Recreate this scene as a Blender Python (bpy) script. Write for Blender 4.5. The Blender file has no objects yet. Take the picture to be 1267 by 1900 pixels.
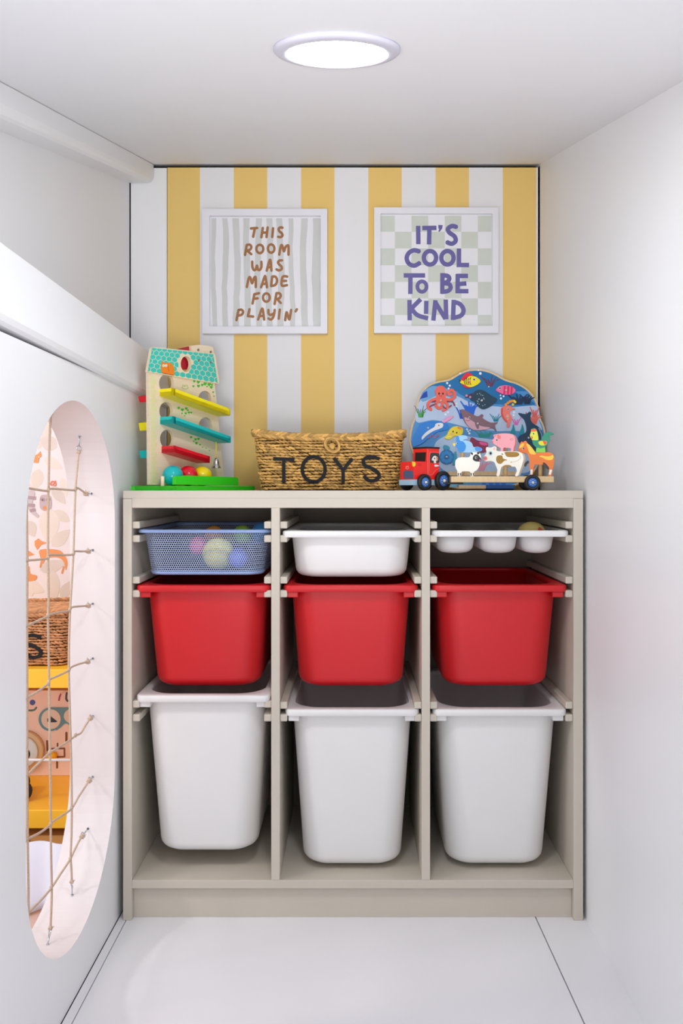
import bpy, bmesh, math, random
from mathutils import Vector
random.seed(7)
PI = math.pi
JIT = random.Random(1)
V3 = Vector
C = bpy.context.scene.collection

# ---------------------------------------------------------------- camera
HC, F, VPX, VPY = 0.9315, 1490.0, 655.0, 904.5     # eye height (m), focal length (px), vanishing point (px of 1267x1900)
D = F / 862.6                                      # eye to cabinet front (the plane y = 0)
sc = bpy.context.scene
cam_d = bpy.data.cameras.new('camera')
cam = bpy.data.objects.new('camera', cam_d)
C.objects.link(cam)
cam.location = (0, -D, HC)
cam.rotation_euler = (PI / 2, 0, 0)
cam_d.sensor_fit = 'VERTICAL'
cam_d.sensor_height = 24
cam_d.sensor_width = 24
cam_d.lens = F / 1900 * 24
cam_d.shift_x = -(VPX - 633.5) / 1900
cam_d.shift_y = (VPY - 950) / 1900
cam_d.clip_start = 0.02
sc.camera = cam

# ---------------------------------------------------------------- light, exposure
w = bpy.data.worlds.new('world')
sc.world = w
w.use_nodes = True
w.node_tree.nodes['Background'].inputs[0].default_value = (0.93, 0.95, 1.0, 1)
w.node_tree.nodes['Background'].inputs[1].default_value = 0.86


def area_light(name, loc, target, size, power, col, spread=PI):
    d = bpy.data.lights.new(name, 'AREA')
    d.shape = 'DISK'
    d.size = size
    d.energy = power
    d.color = col
    d.spread = spread
    o = bpy.data.objects.new(name, d)
    C.objects.link(o)
    o.location = loc
    o.rotation_euler = (V3(target) - V3(loc)).to_track_quat('-Z', 'Y').to_euler()
    return o


LAMP_EMIT = 52                                    # the round downlight in the den ceiling
area_light('playroom_lamp', (-1.85, -0.85, 1.62), (-0.6, -0.1, 0.6), 0.16, 5.5, (1.0, 0.88, 0.84))
area_light('playroom_fill', (-1.15, -1.25, 2.15), (-1.0, 0.5, 0.6), 0.5, 4.5, (1.0, 0.93, 0.88))  # unseen fill added to brighten the playroom surfaces that face the viewer
area_light('upper_fill', (-0.12, -2.15, 0.72), (0.0, 0.44, 2.1), 0.5, 2.3, (1.0, 1.0, 1.0), math.radians(64))  # unseen fill added to lift the upper back wall and ceiling
sc.view_settings.view_transform = 'Standard'
sc.view_settings.look = 'None'
sc.view_settings.exposure = 0.50
sc.view_settings.gamma = 1.0
sc.view_settings.use_curve_mapping = False


# ---------------------------------------------------------------- materials
def lin(c):
    c = c / 255
    return c / 12.92 if c <= 0.04045 else ((c + 0.055) / 1.055) ** 2.4


MATS = {}


def mat(name, rgb, rough=0.5, metal=0.0, var=0.03, vs=12.0, bump=0.0, bs=200.0, emit=0.0, spec=0.5, island=0.0, stretch=None):
    if name in MATS:
        return MATS[name]
    m = bpy.data.materials.new(name)
    m.use_nodes = True
    nt = m.node_tree
    b = nt.nodes['Principled BSDF']
    col = [lin(c) for c in rgb]
    tc = nt.nodes.new('ShaderNodeTexCoord')
    src = tc.outputs['Object']
    if stretch:
        mp = nt.nodes.new('ShaderNodeMapping')
        mp.inputs['Scale'].default_value = stretch
        nt.links.new(src, mp.inputs[0])
        src = mp.outputs[0]
    nz = nt.nodes.new('ShaderNodeTexNoise')
    nz.inputs['Scale'].default_value = vs
    nz.inputs['Detail'].default_value = 3
    nt.links.new(src, nz.inputs['Vector'])
    rp = nt.nodes.new('ShaderNodeValToRGB')
    rp.color_ramp.elements[0].position = 0.3
    rp.color_ramp.elements[1].position = 0.7
    rp.color_ramp.elements[0].color = [c * (1 - var) for c in col] + [1]
    rp.color_ramp.elements[1].color = [min(1, c * (1 + var)) for c in col] + [1]
    nt.links.new(nz.outputs[0], rp.inputs[0])
    out = rp.outputs[0]
    if island:
        g = nt.nodes.new('ShaderNodeNewGeometry')
        mr = nt.nodes.new('ShaderNodeMapRange')
        mr.inputs[3].default_value = 1 - island
        mr.inputs[4].default_value = 1 + island
        nt.links.new(g.outputs['Random Per Island'], mr.inputs[0])
        hs = nt.nodes.new('ShaderNodeHueSaturation')
        nt.links.new(mr.outputs[0], hs.inputs['Value'])
        nt.links.new(out, hs.inputs['Color'])
        out = hs.outputs[0]
    nt.links.new(out, b.inputs['Base Color'])
    b.inputs['Roughness'].default_value = rough
    b.inputs['Metallic'].default_value = metal
    b.inputs['Specular IOR Level'].default_value = spec
    if bump:
        n2 = nt.nodes.new('ShaderNodeTexNoise')
        n2.inputs['Scale'].default_value = bs
        nt.links.new(src, n2.inputs['Vector'])
        bp = nt.nodes.new('ShaderNodeBump')
        bp.inputs['Strength'].default_value = bump
        bp.inputs['Distance'].default_value = 0.002
        nt.links.new(n2.outputs[0], bp.inputs['Height'])
        nt.links.new(bp.outputs[0], b.inputs['Normal'])
    if emit:
        b.inputs['Emission Color'].default_value = col + [1]
        b.inputs['Emission Strength'].default_value = emit
    MATS[name] = m
    return m


def P(name, r, g, b, rough=0.5, **k):               # paint, print
    return mat(name, (r, g, b), rough, **k)


WHITE = mat('white_laminate', (241, 241, 243), 0.42, var=0.008, vs=3, bump=0.02, bs=60)
CEIL = mat('ceiling_laminate', (236, 236, 239), 0.6, var=0.008, vs=3)
BANDW = mat('white_board', (242, 242, 244), 0.4, var=0.006, vs=3)
FLOORW = mat('floor_laminate', (236, 235, 238), 0.4, var=0.01, vs=4)
DARK = mat('dark_cavity', (38, 36, 36), 0.9)  # near-black colour stands in for the shade inside the gaps
EDGEW = mat('white_cut_edge', (228, 219, 219), 0.5, var=0.01, vs=4)
BEIGE = mat('beige_paint', (200, 191, 177), 0.5, var=0.02, vs=6, bump=0.03, bs=90)
BEIGE_SHADE = mat('shaded_beige', (128, 117, 105), 0.7, var=0.03)  # beige darkened to carry the shade inside the bays
WPLAS = mat('white_plastic', (231, 229, 228), 0.38, var=0.006)
RPLAS = mat('red_plastic', (206, 24, 32), 0.38, var=0.02)
WIRE = mat('pale_blue_wire', (176, 192, 226), 0.4, metal=0.1, var=0.02)
BLUEM = mat('blue_metal', (138, 160, 205), 0.4, metal=0.1, var=0.02)
ROPE = mat('beige_rope', (205, 180, 158), 0.8, var=0.12, vs=400, bump=0.5, bs=900)
STEEL = mat('zinc_steel', (190, 195, 200), 0.25, metal=1.0)
WOOD = mat('pale_wood', (241, 223, 192), 0.55, var=0.03, vs=30, stretch=(1, 1, 8))
WOODP = mat('pine_wood', (226, 196, 150), 0.55, var=0.06, vs=40, stretch=(6, 1, 1))
STRAW = mat('seagrass', (200, 156, 86), 0.75, var=0.22, vs=90, bump=0.4, bs=500, island=0.42)
STRAWB = mat('seagrass_brown', (196, 138, 92), 0.75, var=0.22, vs=90, bump=0.4, bs=500, island=0.28)
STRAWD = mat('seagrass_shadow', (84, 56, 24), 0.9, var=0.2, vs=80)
BLACK = P('black_felt', 24, 24, 28, 0.85)
YELS = mat('yellow_lacquer', (253, 192, 50), 0.4, var=0.02)


def stripes_material():
    m = bpy.data.materials.new('yellow_white_stripes')
    m.use_nodes = True
    nt = m.node_tree
    b = nt.nodes['Principled BSDF']
    tc = nt.nodes.new('ShaderNodeTexCoord')
    sx = nt.nodes.new('ShaderNodeSeparateXYZ')
    nt.links.new(tc.outputs['Object'], sx.inputs[0])

    def mth(op, a, v):
        n = nt.nodes.new('ShaderNodeMath')
        n.operation = op
        nt.links.new(a, n.inputs[0])
        n.inputs[1].default_value = v
        return n.outputs[0]
    s = (D + 0.44) / F
    per = 124.75 * s
    x = mth('SUBTRACT', sx.outputs[0], (309 - VPX) * s - per * 4)
    x = mth('DIVIDE', x, per)
    x = mth('FRACT', x, 0)
    x = mth('LESS_THAN', x, 62.0 / 124.75)
    mx = nt.nodes.new('ShaderNodeMix')
    mx.data_type = 'RGBA'
    nt.links.new(x, mx.inputs[0])
    mx.inputs[6].default_value = (*[lin(c) for c in (232, 231, 233)], 1)
    mx.inputs[7].default_value = (*[lin(c) for c in (234, 199, 120)], 1)
    nt.links.new(mx.outputs[2], b.inputs['Base Color'])
    b.inputs['Roughness'].default_value = 0.86
    return m


# ---------------------------------------------------------------- geometry helpers
def W(px, py, y):
    s = (D + y) / F
    return V3(((px - VPX) * s, y, HC + (VPY - py) * s))


def WX(px, py, X):                                  # the point seen at px, py on the plane x = X
    d = F * X / (px - VPX)
    return V3((X, d - D, HC + (VPY - py) * d / F))


class Plane:
    """a plane standing in the scene; c(crop) gives a map from crop pixels of a study picture to points on it"""

    def __init__(s, o, n, u=None):
        s.o = V3(o)
        s.n = V3(n).normalized()
        s.u = V3(u).normalized() if u else V3((0, 0, 1)).cross(s.n).normalized()
        s.v = s.n.cross(s.u).normalized()
        s.crop = (0, 0, 1.0)

    def use(s, x, y, k):
        q = Plane(s.o, s.n, s.u)
        q.crop = (x, y, k)
        return q

    def at(s, cx, cy, off=0.0):
        x, y, k = s.crop
        d = V3(((x + cx / k - VPX) / F, 1, (VPY - y - cy / k) / F))
        e = V3((0, -D, HC))
        t = (s.o + s.n * off - e).dot(s.n) / d.dot(s.n)
        return e + d * t

    def uv(s, cx, cy):
        p = s.at(cx, cy) - s.o
        return (p.dot(s.u), p.dot(s.v))

    def xyz(s, u, v, off=0.0):
        return s.o + s.u * u + s.v * v + s.n * off


def cat_rom(pts, n=4, closed=True):
    out = []
    L = len(pts)
    rng = range(L) if closed else range(L - 1)
    for i in rng:
        if closed:
            p0, p1, p2, p3 = pts[i - 1], pts[i], pts[(i + 1) % L], pts[(i + 2) % L]
        else:
            p0, p1, p2, p3 = pts[max(i - 1, 0)], pts[i], pts[i + 1], pts[min(i + 2, L - 1)]
        for k in range(n):
            t = k / n
            out.append(tuple(0.5 * (2 * b + (c - a) * t + (2 * a - 5 * b + 4 * c - d) * t * t + (3 * b - a - 3 * c + d) * t ** 3)
                             for a, b, c, d in zip(p0, p1, p2, p3)))
    if not closed:
        out.append(tuple(pts[-1]))
    return out


def ell(cx, cy, rx, ry, n=20, rot=0.0):
    c, s = math.cos(rot), math.sin(rot)
    return [(cx + rx * math.cos(a) * c - ry * math.sin(a) * s, cy + rx * math.cos(a) * s + ry * math.sin(a) * c)
            for a in [2 * PI * i / n for i in range(n)]]


def rrect(hx, y0, y1, r, n=6):
    """ccw rounded rectangle ring, x in -hx..hx, y in y0..y1"""
    out = []
    for cx, cy, a0 in ((hx - r, y1 - r, 0), (-hx + r, y1 - r, PI / 2), (-hx + r, y0 + r, PI), (hx - r, y0 + r, 1.5 * PI)):
        for k in range(n + 1):
            a = a0 + PI / 2 * k / n
            out.append((cx + r * math.cos(a), cy + r * math.sin(a)))
    return out


class MB:
    def __init__(s):
        s.v, s.f, s.m, s.mats, s.sm = [], [], [], [], []

    def mi(s, m):
        if m not in s.mats:
            s.mats.append(m)
        return s.mats.index(m)

    def add(s, vs, fs, m, smooth=False):
        b = len(s.v)
        s.v += [V3(p) for p in vs]
        k = s.mi(m)
        for f in fs:
            s.f.append([b + i for i in f])
            s.m.append(k)
            s.sm.append(smooth)
        return s

    def box(s, lo, hi, m):
        x0, y0, z0 = lo
        x1, y1, z1 = hi
        return s.add([(x0, y0, z0), (x1, y0, z0), (x1, y1, z0), (x0, y1, z0), (x0, y0, z1), (x1, y0, z1), (x1, y1, z1), (x0, y1, z1)],
                     [(3, 2, 1, 0), (4, 5, 6, 7), (0, 1, 5, 4), (1, 2, 6, 5), (2, 3, 7, 6), (3, 0, 4, 7)], m)

    def bbox(s, lo, hi, m, b=0.002):
        """box with bevelled edges"""
        bm = bmesh.new()
        bmesh.ops.create_cube(bm, size=1)
        for v in bm.verts:
            v.co = V3([lo[i] + (v.co[i] + 0.5) * (hi[i] - lo[i]) for i in range(3)])
        bmesh.ops.bevel(bm, geom=bm.edges[:], offset=b, segments=2, affect='EDGES', profile=0.5)
        bm.verts.index_update()
        s.add([v.co.copy() for v in bm.verts], [[v.index for v in f.verts] for f in bm.faces], m)
        bm.free()
        return s

    def obox(s, o, a, b, c, m):
        """box from corner o along vectors a, b, c"""
        o, a, b, c = V3(o), V3(a), V3(b), V3(c)
        p = [o, o + a, o + a + b, o + b]
        p += [q + c for q in p]
        fs = [(3, 2, 1, 0), (4, 5, 6, 7), (0, 1, 5, 4), (1, 2, 6, 5), (2, 3, 7, 6), (3, 0, 4, 7)]
        if a.cross(b).dot(c) < 0:
            fs = [f[::-1] for f in fs]
        return s.add(p, fs, m)

    def loft(s, rings, m, cap0=True, cap1=True, smooth=True, closed=True):
        n = len(rings[0])
        vs = [p for r in rings for p in r]
        fs = []
        for i in range(len(rings) - 1):
            for j in range(n if closed else n - 1):
                k = (j + 1) % n
                fs.append((i * n + j, i * n + k, (i + 1) * n + k, (i + 1) * n + j))
        s.add(vs, fs, m, smooth)
        b = len(s.v) - len(vs)
        for cap, i0, rev in ((cap0, 0, True), (cap1, (len(rings) - 1) * n, False)):
            if cap:
                f = [b + i0 + j for j in range(n)]
                s.f.append(f[::-1] if rev else f)
                s.m.append(s.mi(m))
                s.sm.append(False)
        return s

    def tube(s, pts, r, m, n=8, caps=True):
        pts = [V3(p) for p in pts]
        rings = []
        for i, p in enumerate(pts):
            t = (pts[min(i + 1, len(pts) - 1)] - pts[max(i - 1, 0)]).normalized()
            a = t.cross(V3((0, 0, 1)) if abs(t.z) < 0.9 else V3((1, 0, 0))).normalized()
            b = t.cross(a)
            rr = r[i] if isinstance(r, (list, tuple)) else r
            rings.append([p + (a * math.cos(2 * PI * k / n) + b * math.sin(2 * PI * k / n)) * rr for k in range(n)])
        return s.loft(rings, m, caps, caps)

    def torus(s, c, axis, R, r, m, n=20, k=8, sy=1.0):
        c = V3(c)
        ax = V3(axis).normalized()
        a = ax.orthogonal().normalized()
        b = ax.cross(a)
        vs, fs = [], []
        for i in range(n):
            t = 2 * PI * i / n
            d = a * math.cos(t) + b * math.sin(t) * sy
            for j in range(k):
                q = 2 * PI * j / k
                vs.append(c + d * (R + r * math.cos(q)) + ax * r * math.sin(q))
        for i in range(n):
            for j in range(k):
                fs.append((i * k + j, ((i + 1) % n) * k + j, ((i + 1) % n) * k + (j + 1) % k, i * k + (j + 1) % k))
        return s.add(vs, fs, m, True)

    def ball(s, c, r, m, n=20, k=12, sc=(1, 1, 1)):
        c = V3(c)
        vs = [c + V3((0, 0, -r * sc[2]))]
        for i in range(1, k):
            a = -PI / 2 + PI * i / k
            for j in range(n):
                t = 2 * PI * j / n
                vs.append(c + V3((r * math.cos(a) * math.cos(t) * sc[0], r * math.cos(a) * math.sin(t) * sc[1], r * math.sin(a) * sc[2])))
        vs.append(c + V3((0, 0, r * sc[2])))
        fs = [(0, 1 + (j + 1) % n, 1 + j) for j in range(n)]
        for i in range(k - 2):
            for j in range(n):
                a, b = 1 + i * n + j, 1 + i * n + (j + 1) % n
                fs.append((a, b, b + n, a + n))
        L = len(vs) - 1
        fs += [(L, L - n + j, L - n + (j + 1) % n) for j in range(n)]
        return s.add(vs, fs, m, True)

    def lathe(s, c, axis, prof, m, n=24, mats=None):
        """prof: (radius, distance along axis)"""
        c = V3(c)
        ax = V3(axis).normalized()
        a = ax.orthogonal().normalized()
        b = ax.cross(a)
        rings = [[c + ax * h + (a * math.cos(2 * PI * k / n) + b * math.sin(2 * PI * k / n)) * max(r, 1e-5) for k in range(n)] for r, h in prof]
        return s.loft(rings, m, True, True)

    # --- drawing on a Plane, in its crop pixels
    def poly(s, pl, pts, m, h0=0.0, h1=0.0005):
        h1 += JIT.random() * (1e-4 if h1 > h0 else -1e-4)    # no two faces share a plane
        a = [pl.at(x, y, h0) for x, y in pts]
        b = [pl.at(x, y, h0) + pl.n * (h1 - h0) for x, y in pts]
        n = len(pts)
        ar = sum((pts[i][0] * pts[(i + 1) % n][1] - pts[(i + 1) % n][0] * pts[i][1]) for i in range(n))
        if ar > 0:
            a, b = a[::-1], b[::-1]
        fs = [list(range(n, 2 * n)), list(range(n))[::-1]]
        fs += [(i, (i + 1) % n, n + (i + 1) % n, n + i) for i in range(n)]
        return s.add(a + b, fs, m)

    def stroke(s, pl, pts, wd, m, h0=0.0, h1=0.0005, cap=True, smooth=3):
        if smooth and len(pts) > 2:
            pts = cat_rom(pts, smooth, pts[0] == pts[-1] and False)
        ws = wd if isinstance(wd, (list, tuple)) else [wd] * len(pts)
        if len(ws) != len(pts):
            ws = [ws[0] + (ws[-1] - ws[0]) * i / (len(pts) - 1) for i in range(len(pts))]
        for i in range(len(pts) - 1):
            (x0, y0), (x1, y1) = pts[i], pts[i + 1]
            L = math.hypot(x1 - x0, y1 - y0) or 1
            nx, ny = -(y1 - y0) / L, (x1 - x0) / L
            a, b = ws[i] / 2, ws[i + 1] / 2
            s.poly(pl, [(x0 + nx * a, y0 + ny * a), (x1 + nx * b, y1 + ny * b), (x1 - nx * b, y1 - ny * b), (x0 - nx * a, y0 - ny * a)], m, h0, h1)
        for i, (x, y) in enumerate(pts):
            if cap or 0 < i < len(pts) - 1:
                s.poly(pl, ell(x, y, ws[i] / 2, ws[i] / 2, 10), m, h0, h1)
        return s

    def ring(s, pl, cx, cy, rx, ry, wd, m, h0=0.0, h1=0.0005, n=28):
        p = ell(cx, cy, rx, ry, n)
        for i in range(n):
            (x0, y0), (x1, y1) = p[i], p[(i + 1) % n]
            def off(x, y, d):
                L = math.hypot((x - cx) / rx, (y - cy) / ry) or 1
                k = math.hypot(x - cx, y - cy)
                return (x + (x - cx) / k * d, y + (y - cy) / k * d)
            s.poly(pl, [off(x0, y0, wd / 2), off(x1, y1, wd / 2), off(x1, y1, -wd / 2), off(x0, y0, -wd / 2)], m, h0, h1)
        return s

    def plate(s, pl, outline, holes, m, t0, t1, uv=False):
        """flat board with real holes; outline and holes in crop pixels (or plane metres when uv)"""
        cd = bpy.data.curves.new('tmp', 'CURVE')
        cd.dimensions = '2D'
        cd.fill_mode = 'BOTH'
        cd.extrude = abs(t1 - t0) / 2
        for loop in [outline] + holes:
            q = [(p if uv else pl.uv(*p)) for p in loop]
            sp = cd.splines.new('POLY')
            sp.points.add(len(q) - 1)
            for pt, (a, b) in zip(sp.points, q):
                pt.co = (a, b, 0, 1)
            sp.use_cyclic_u = True
        ob = bpy.data.objects.new('tmp', cd)
        C.objects.link(ob)
        me = bpy.data.meshes.new_from_object(ob.evaluated_get(bpy.context.evaluated_depsgraph_get()))
        mid = (t0 + t1) / 2
        s.add([pl.xyz(v.co.x, v.co.y, mid + v.co.z) for v in me.vertices], [list(p.vertices) for p in me.polygons], m)
        bpy.data.objects.remove(ob)
        bpy.data.curves.remove(cd)
        bpy.data.meshes.remove(me)
        return s

    def mesh(s, name, org=V3((0, 0, 0))):
        me = bpy.data.meshes.new(name)
        me.from_pydata([tuple(p - org) for p in s.v], [], s.f)
        for m in s.mats:
            me.materials.append(m)
        me.polygons.foreach_set('material_index', s.m)
        me.polygons.foreach_set('use_smooth', s.sm)
        me.update()
        return me


ORG = {}


def thing(name, loc, label, cat, group=None, rotz=0.0):
    o = bpy.data.objects.new(name, None)
    o.empty_display_size = 0.02
    C.objects.link(o)
    o.location = loc
    o.rotation_euler.z = rotz
    o['label'] = label
    o['category'] = cat
    if group:
        o['group'] = group
    ORG[o] = V3(loc)
    return o


def part(name, mb, parent, label=None, kind=None, local=False):
    """one mesh under parent; vertices in scene coordinates unless local"""
    org = V3((0, 0, 0)) if local else ORG[parent]
    o = bpy.data.objects.new(name, mb.mesh(name, org))
    C.objects.link(o)
    o.parent = parent
    ORG[o] = ORG[parent]
    if label:
        o['label'] = label
    if kind:
        o['kind'] = kind
    return o


def single(name, mb, loc, label, cat, group=None):
    loc = V3(loc)
    o = bpy.data.objects.new(name, mb.mesh(name, loc))
    C.objects.link(o)
    o.location = loc
    ORG[o] = loc
    o['label'] = label
    o['category'] = cat
    if group:
        o['group'] = group
    return o


def struct(name, mb, label=None, cat=None, parent=None):
    o = bpy.data.objects.new(name, mb.mesh(name))
    C.objects.link(o)
    ORG[o] = V3((0, 0, 0))
    if parent:
        o.parent = parent
    o['kind'] = 'structure'
    if label:
        o['label'] = label
    if cat:
        o['category'] = cat
    return o


def dup(root, loc, label, rotz=None):
    r = root.copy()
    C.objects.link(r)
    r.location = loc
    if rotz is not None:
        r.rotation_euler.z = rotz
    r['label'] = label
    ORG[r] = V3(loc)
    for ch in list(root.children):
        c = ch.copy()
        C.objects.link(c)
        c.parent = r
        for g in list(ch.children):
            d = g.copy()
            C.objects.link(d)
            d.parent = c
    return r


# ================================================================ the den
YF = -1.30                                          # where the den opens towards the viewer
YB = 0.44                                           # back wall face
XR, XL, XLU = 0.503, -0.508, -0.6035                # right wall, left wall face, its outer skin
TILT = 0.2675                                       # the ceiling climbs towards the back


def ceil_z(y):
    return HC + 0.872 + TILT * (y - YB)


CEILP = Plane((0, YB, ceil_z(YB)), (0, TILT, -1), (1, 0, 0))

# floor: a sub-floor with three laid panels, thin gaps between them
fl = struct('floor', MB().box((-0.62, YF, -0.03), (0.53, 0.5, -0.012), DARK))
ya, yb = YF, 0.5


def fx(y):                                          # the right-hand joint
    return 0.3945 - 0.018 * y


part('floor_panel', MB().add([(-0.4875, ya, 0), (fx(ya), ya, 0), (fx(yb), yb, 0), (-0.4875, yb, 0), (-0.4875, ya, -.012), (fx(ya), ya, -.012), (fx(yb), yb, -.012), (-0.4875, yb, -.012)],
                             [(0, 1, 2, 3), (0, 4, 5, 1), (1, 5, 6, 2), (2, 6, 7, 3), (3, 7, 4, 0)], FLOORW), fl)
part('floor_panel', MB().add([(fx(ya) + .0026, ya, 0), (XR + .02, ya, 0), (XR + .02, yb, 0), (fx(yb) + .0026, yb, 0), (fx(ya) + .0026, ya, -.012), (XR + .02, ya, -.012), (XR + .02, yb, -.012), (fx(yb) + .0026, yb, -.012)],
                             [(0, 1, 2, 3), (0, 4, 5, 1), (1, 5, 6, 2), (2, 6, 7, 3), (3, 7, 4, 0)], FLOORW), fl)
part('floor_panel', MB().box((XL + 0.002, ya, -.012), (-0.4895, yb, 0), FLOORW), fl)

# ceiling slab, sloping
cz0, cz1 = ceil_z(YF), ceil_z(0.5)
struct('ceiling', MB().add([(-0.62, YF, cz0), (0.53, YF, cz0), (0.53, 0.5, cz1), (-0.62, 0.5, cz1), (-0.62, YF, cz0 + .06), (0.53, YF, cz0 + .06), (0.53, 0.5, cz1 + .06), (-0.62, 0.5, cz1 + .06)],
                           [(0, 1, 2, 3), (7, 6, 5, 4), (0, 4, 5, 1), (1, 5, 6, 2), (2, 6, 7, 3), (3, 7, 4, 0)], CEIL))
# right wall
struct('wall_right', MB().add([(XR, YF, -.03), (XR, 0.5, -.03), (XR, 0.5, cz1), (XR, YF, cz0), (XR + .03, YF, -.03), (XR + .03, 0.5, -.03), (XR + .03, 0.5, cz1), (XR + .03, YF, cz0)],
                              [(3, 2, 1, 0), (4, 5, 6, 7), (0, 4, 7, 3), (1, 2, 6, 5), (0, 1, 5, 4), (2, 3, 7, 6)], WHITE))
# back: dark cavity, striped panel and the plain white end panel of the recess
struct('wall_back', MB().box((-0.62, 0.485, 0), (0.53, 0.52, 2.0), DARK))
sb = (D + YB) / F
xs0, xs1 = (310.6 - VPX) * sb, (998.0 - VPX) * sb
pz1 = ceil_z(YB) - 0.0085
struct('wall_back', MB().box((xs0, YB, 0.3), (xs1, YB + .03, pz1), stripes_material()), 'yellow and white vertically striped wall panel')
struct('wall_back', MB().box(((242.0 - VPX) * sb, YB + .003, 0.3), ((309.0 - VPX) * sb, YB + .033, pz1), WHITE), 'plain white strip of wall left of the stripes')
# the black shadow gap down the right edge of the stripes shows the cavity between the panel and a thin white batten
struct('trim_1', MB().box(((1002.2 - VPX) * sb, YB - .004, 0.3), (XR, YB + .03, pz1 + .004), WHITE))

# left: lower wall with the long rounded hole, plank band above it, recessed outer skin, ceiling beam
LW = Plane((XL, 0, 0), (1, 0, 0), (0, 1, 0))
hy, hr, hz0, hz1 = -0.2475, 0.2325, 0.332, 0.858
hole = [(hy + hr * math.cos(a), hz1 + hr * math.sin(a)) for a in [PI * k / 40 for k in range(41)]]
hole += [(hy + hr * math.cos(a), hz0 + hr * math.sin(a)) for a in [PI + PI * k / 40 for k in range(41)]]
wl = struct('wall_left', MB().plate(LW, [(YF, 0), (0.485, 0), (0.485, HC + 0.225), (YF, HC + 0.225)], [hole], WHITE, 0, -0.0955, uv=True),
            'white wall with a tall rounded hole')
wl.data.materials.append(EDGEW)
for f_ in wl.data.polygons:                         # the cut rim of the hole
    if abs(f_.normal.x) < .5 and -.5 < f_.center.y < .2 and .05 < f_.center.z < 1.12:
        f_.material_index = 1
struct('wall_left', MB().add([(XLU, YF, HC + .22), (XLU, YB, HC + .22), (XLU, YB, ceil_z(YB)), (XLU, YF, ceil_z(YF)), (XLU - .02, YF, HC + .22), (XLU - .02, YB, HC + .22), (XLU - .02, YB, ceil_z(YB)), (XLU - .02, YF, ceil_z(YF))],
                             [(0, 1, 2, 3), (7, 6, 5, 4), (0, 3, 7, 4), (1, 5, 6, 2), (0, 4, 5, 1), (2, 6, 7, 3)], WHITE), 'white panel recessed above the plank')
struct('wall_left', MB().box((XLU - .02, YB + .004, HC), (XLU + .0005, 0.5, ceil_z(YB)), DARK), 'dark strip standing in for the shadow gap beside the recessed white panel')


def band_z(y):                                      # the plank hangs a little lower at the back
    return -0.018 * (y + 0.50)


prof = [(XLU - .0, .352), (XL - .004, .352), (XL + .004, .349), (XL + .0155, .250), (XL + .0165, .242), (XL + .012, .2345), (XL + .002, .232), (XLU, .232)]
struct('trim_2', MB().loft([[(x, y, HC + z + band_z(y)) for x, z in prof][::-1] for y in (YF, YB - .001)], BANDW, smooth=False))
bh = 0.049
bprof = [(XLU, 0.0), (-0.538, 0.0), (-0.538, -0.032), (-0.5395, -0.040), (-0.544, -0.0455), (-0.552, -bh), (XLU, -bh)]
struct('trim_3', MB().loft([[(x, y, ceil_z(y) + z - 0.0012) for x, z in bprof] for y in (YF, YB - .001)], WHITE, smooth=False))

# ceiling downlight
pc = CEILP.at(625, 91.5)
cl = thing('ceiling_light', pc, 'round flush white downlight glowing in the sloping ceiling', 'ceiling light')
part('trim_ring', MB().lathe(pc, CEILP.n, [(0.083, 0.0), (0.083, 0.003), (0.080, 0.0055), (0.068, 0.0075), (0.066, 0.006), (0.064, 0.004), (0.064, 0.0)],
                             P('lamp_ring', 206, 204, 217, 0.4), 48), cl)
part('diffuser', MB().lathe(pc, CEILP.n, [(0.0, 0.0042), (0.0655, 0.0042), (0.0655, 0.006), (0.0, 0.0062)], mat('lamp_glow', (242, 250, 255), 0.5, emit=LAMP_EMIT, var=0), 48), cl, 'glowing white diffuser disc')

# ================================================================ storage cabinet
ZT = HC - (910.3 - VPY) / 862.6                     # cabinet top


def fxp(px):
    return (px - VPX) / 862.6


def fz(py):
    return HC - (py - VPY) / 862.6


YC = 0.42
cab = thing('storage_cabinet', (0, 0, 0), 'beige painted frame with three bays of sliding bins below striped wall', 'cabinet')
x0, x1, x2, x3, x4, x5, x6, x7 = [fxp(p) for p in (228, 244.5, 503, 519, 782.5, 798, 1064, 1082)]
part('side_panel', MB().bbox((x0, 0, 0), (x1, YC, fz(925.3)), BEIGE, .0012), cab)
part('side_panel', MB().bbox((x6, 0, 0), (x7, YC, fz(925.3)), BEIGE, .0012), cab)
part('top_board', MB().bbox((x0, 0, fz(925)), (x7, YC, ZT), BEIGE, .0012), cab)
part('top_apron', MB().bbox((x1, 0.0004, fz(942.5)), (x6, 0.02, fz(924.6)), BEIGE, .001), cab)
zs0, zs1 = fz(1649), fz(1633.5)
part('divider', MB().bbox((x2, 0.0006, zs1), (x3, YC - .012, fz(942.3)), BEIGE, .0012), cab)
part('divider', MB().bbox((x4, 0.0006, zs1), (x5, YC - .012, fz(942.3)), BEIGE, .0012), cab)
part('bottom_shelf', MB().bbox((x1, 0.0006, zs0), (x6, YC - .012, zs1), BEIGE, .0012), cab)
part('plinth', MB().bbox((x1, 0.014, 0.0), (x6, 0.03, zs0), BEIGE, .001), cab)
part('shade_board', MB().box((x1, YC - .011, zs0), (x6, YC - .002, fz(925)), BEIGE_SHADE), cab)  # added board that darkens the bays; the frame itself has no back
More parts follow.
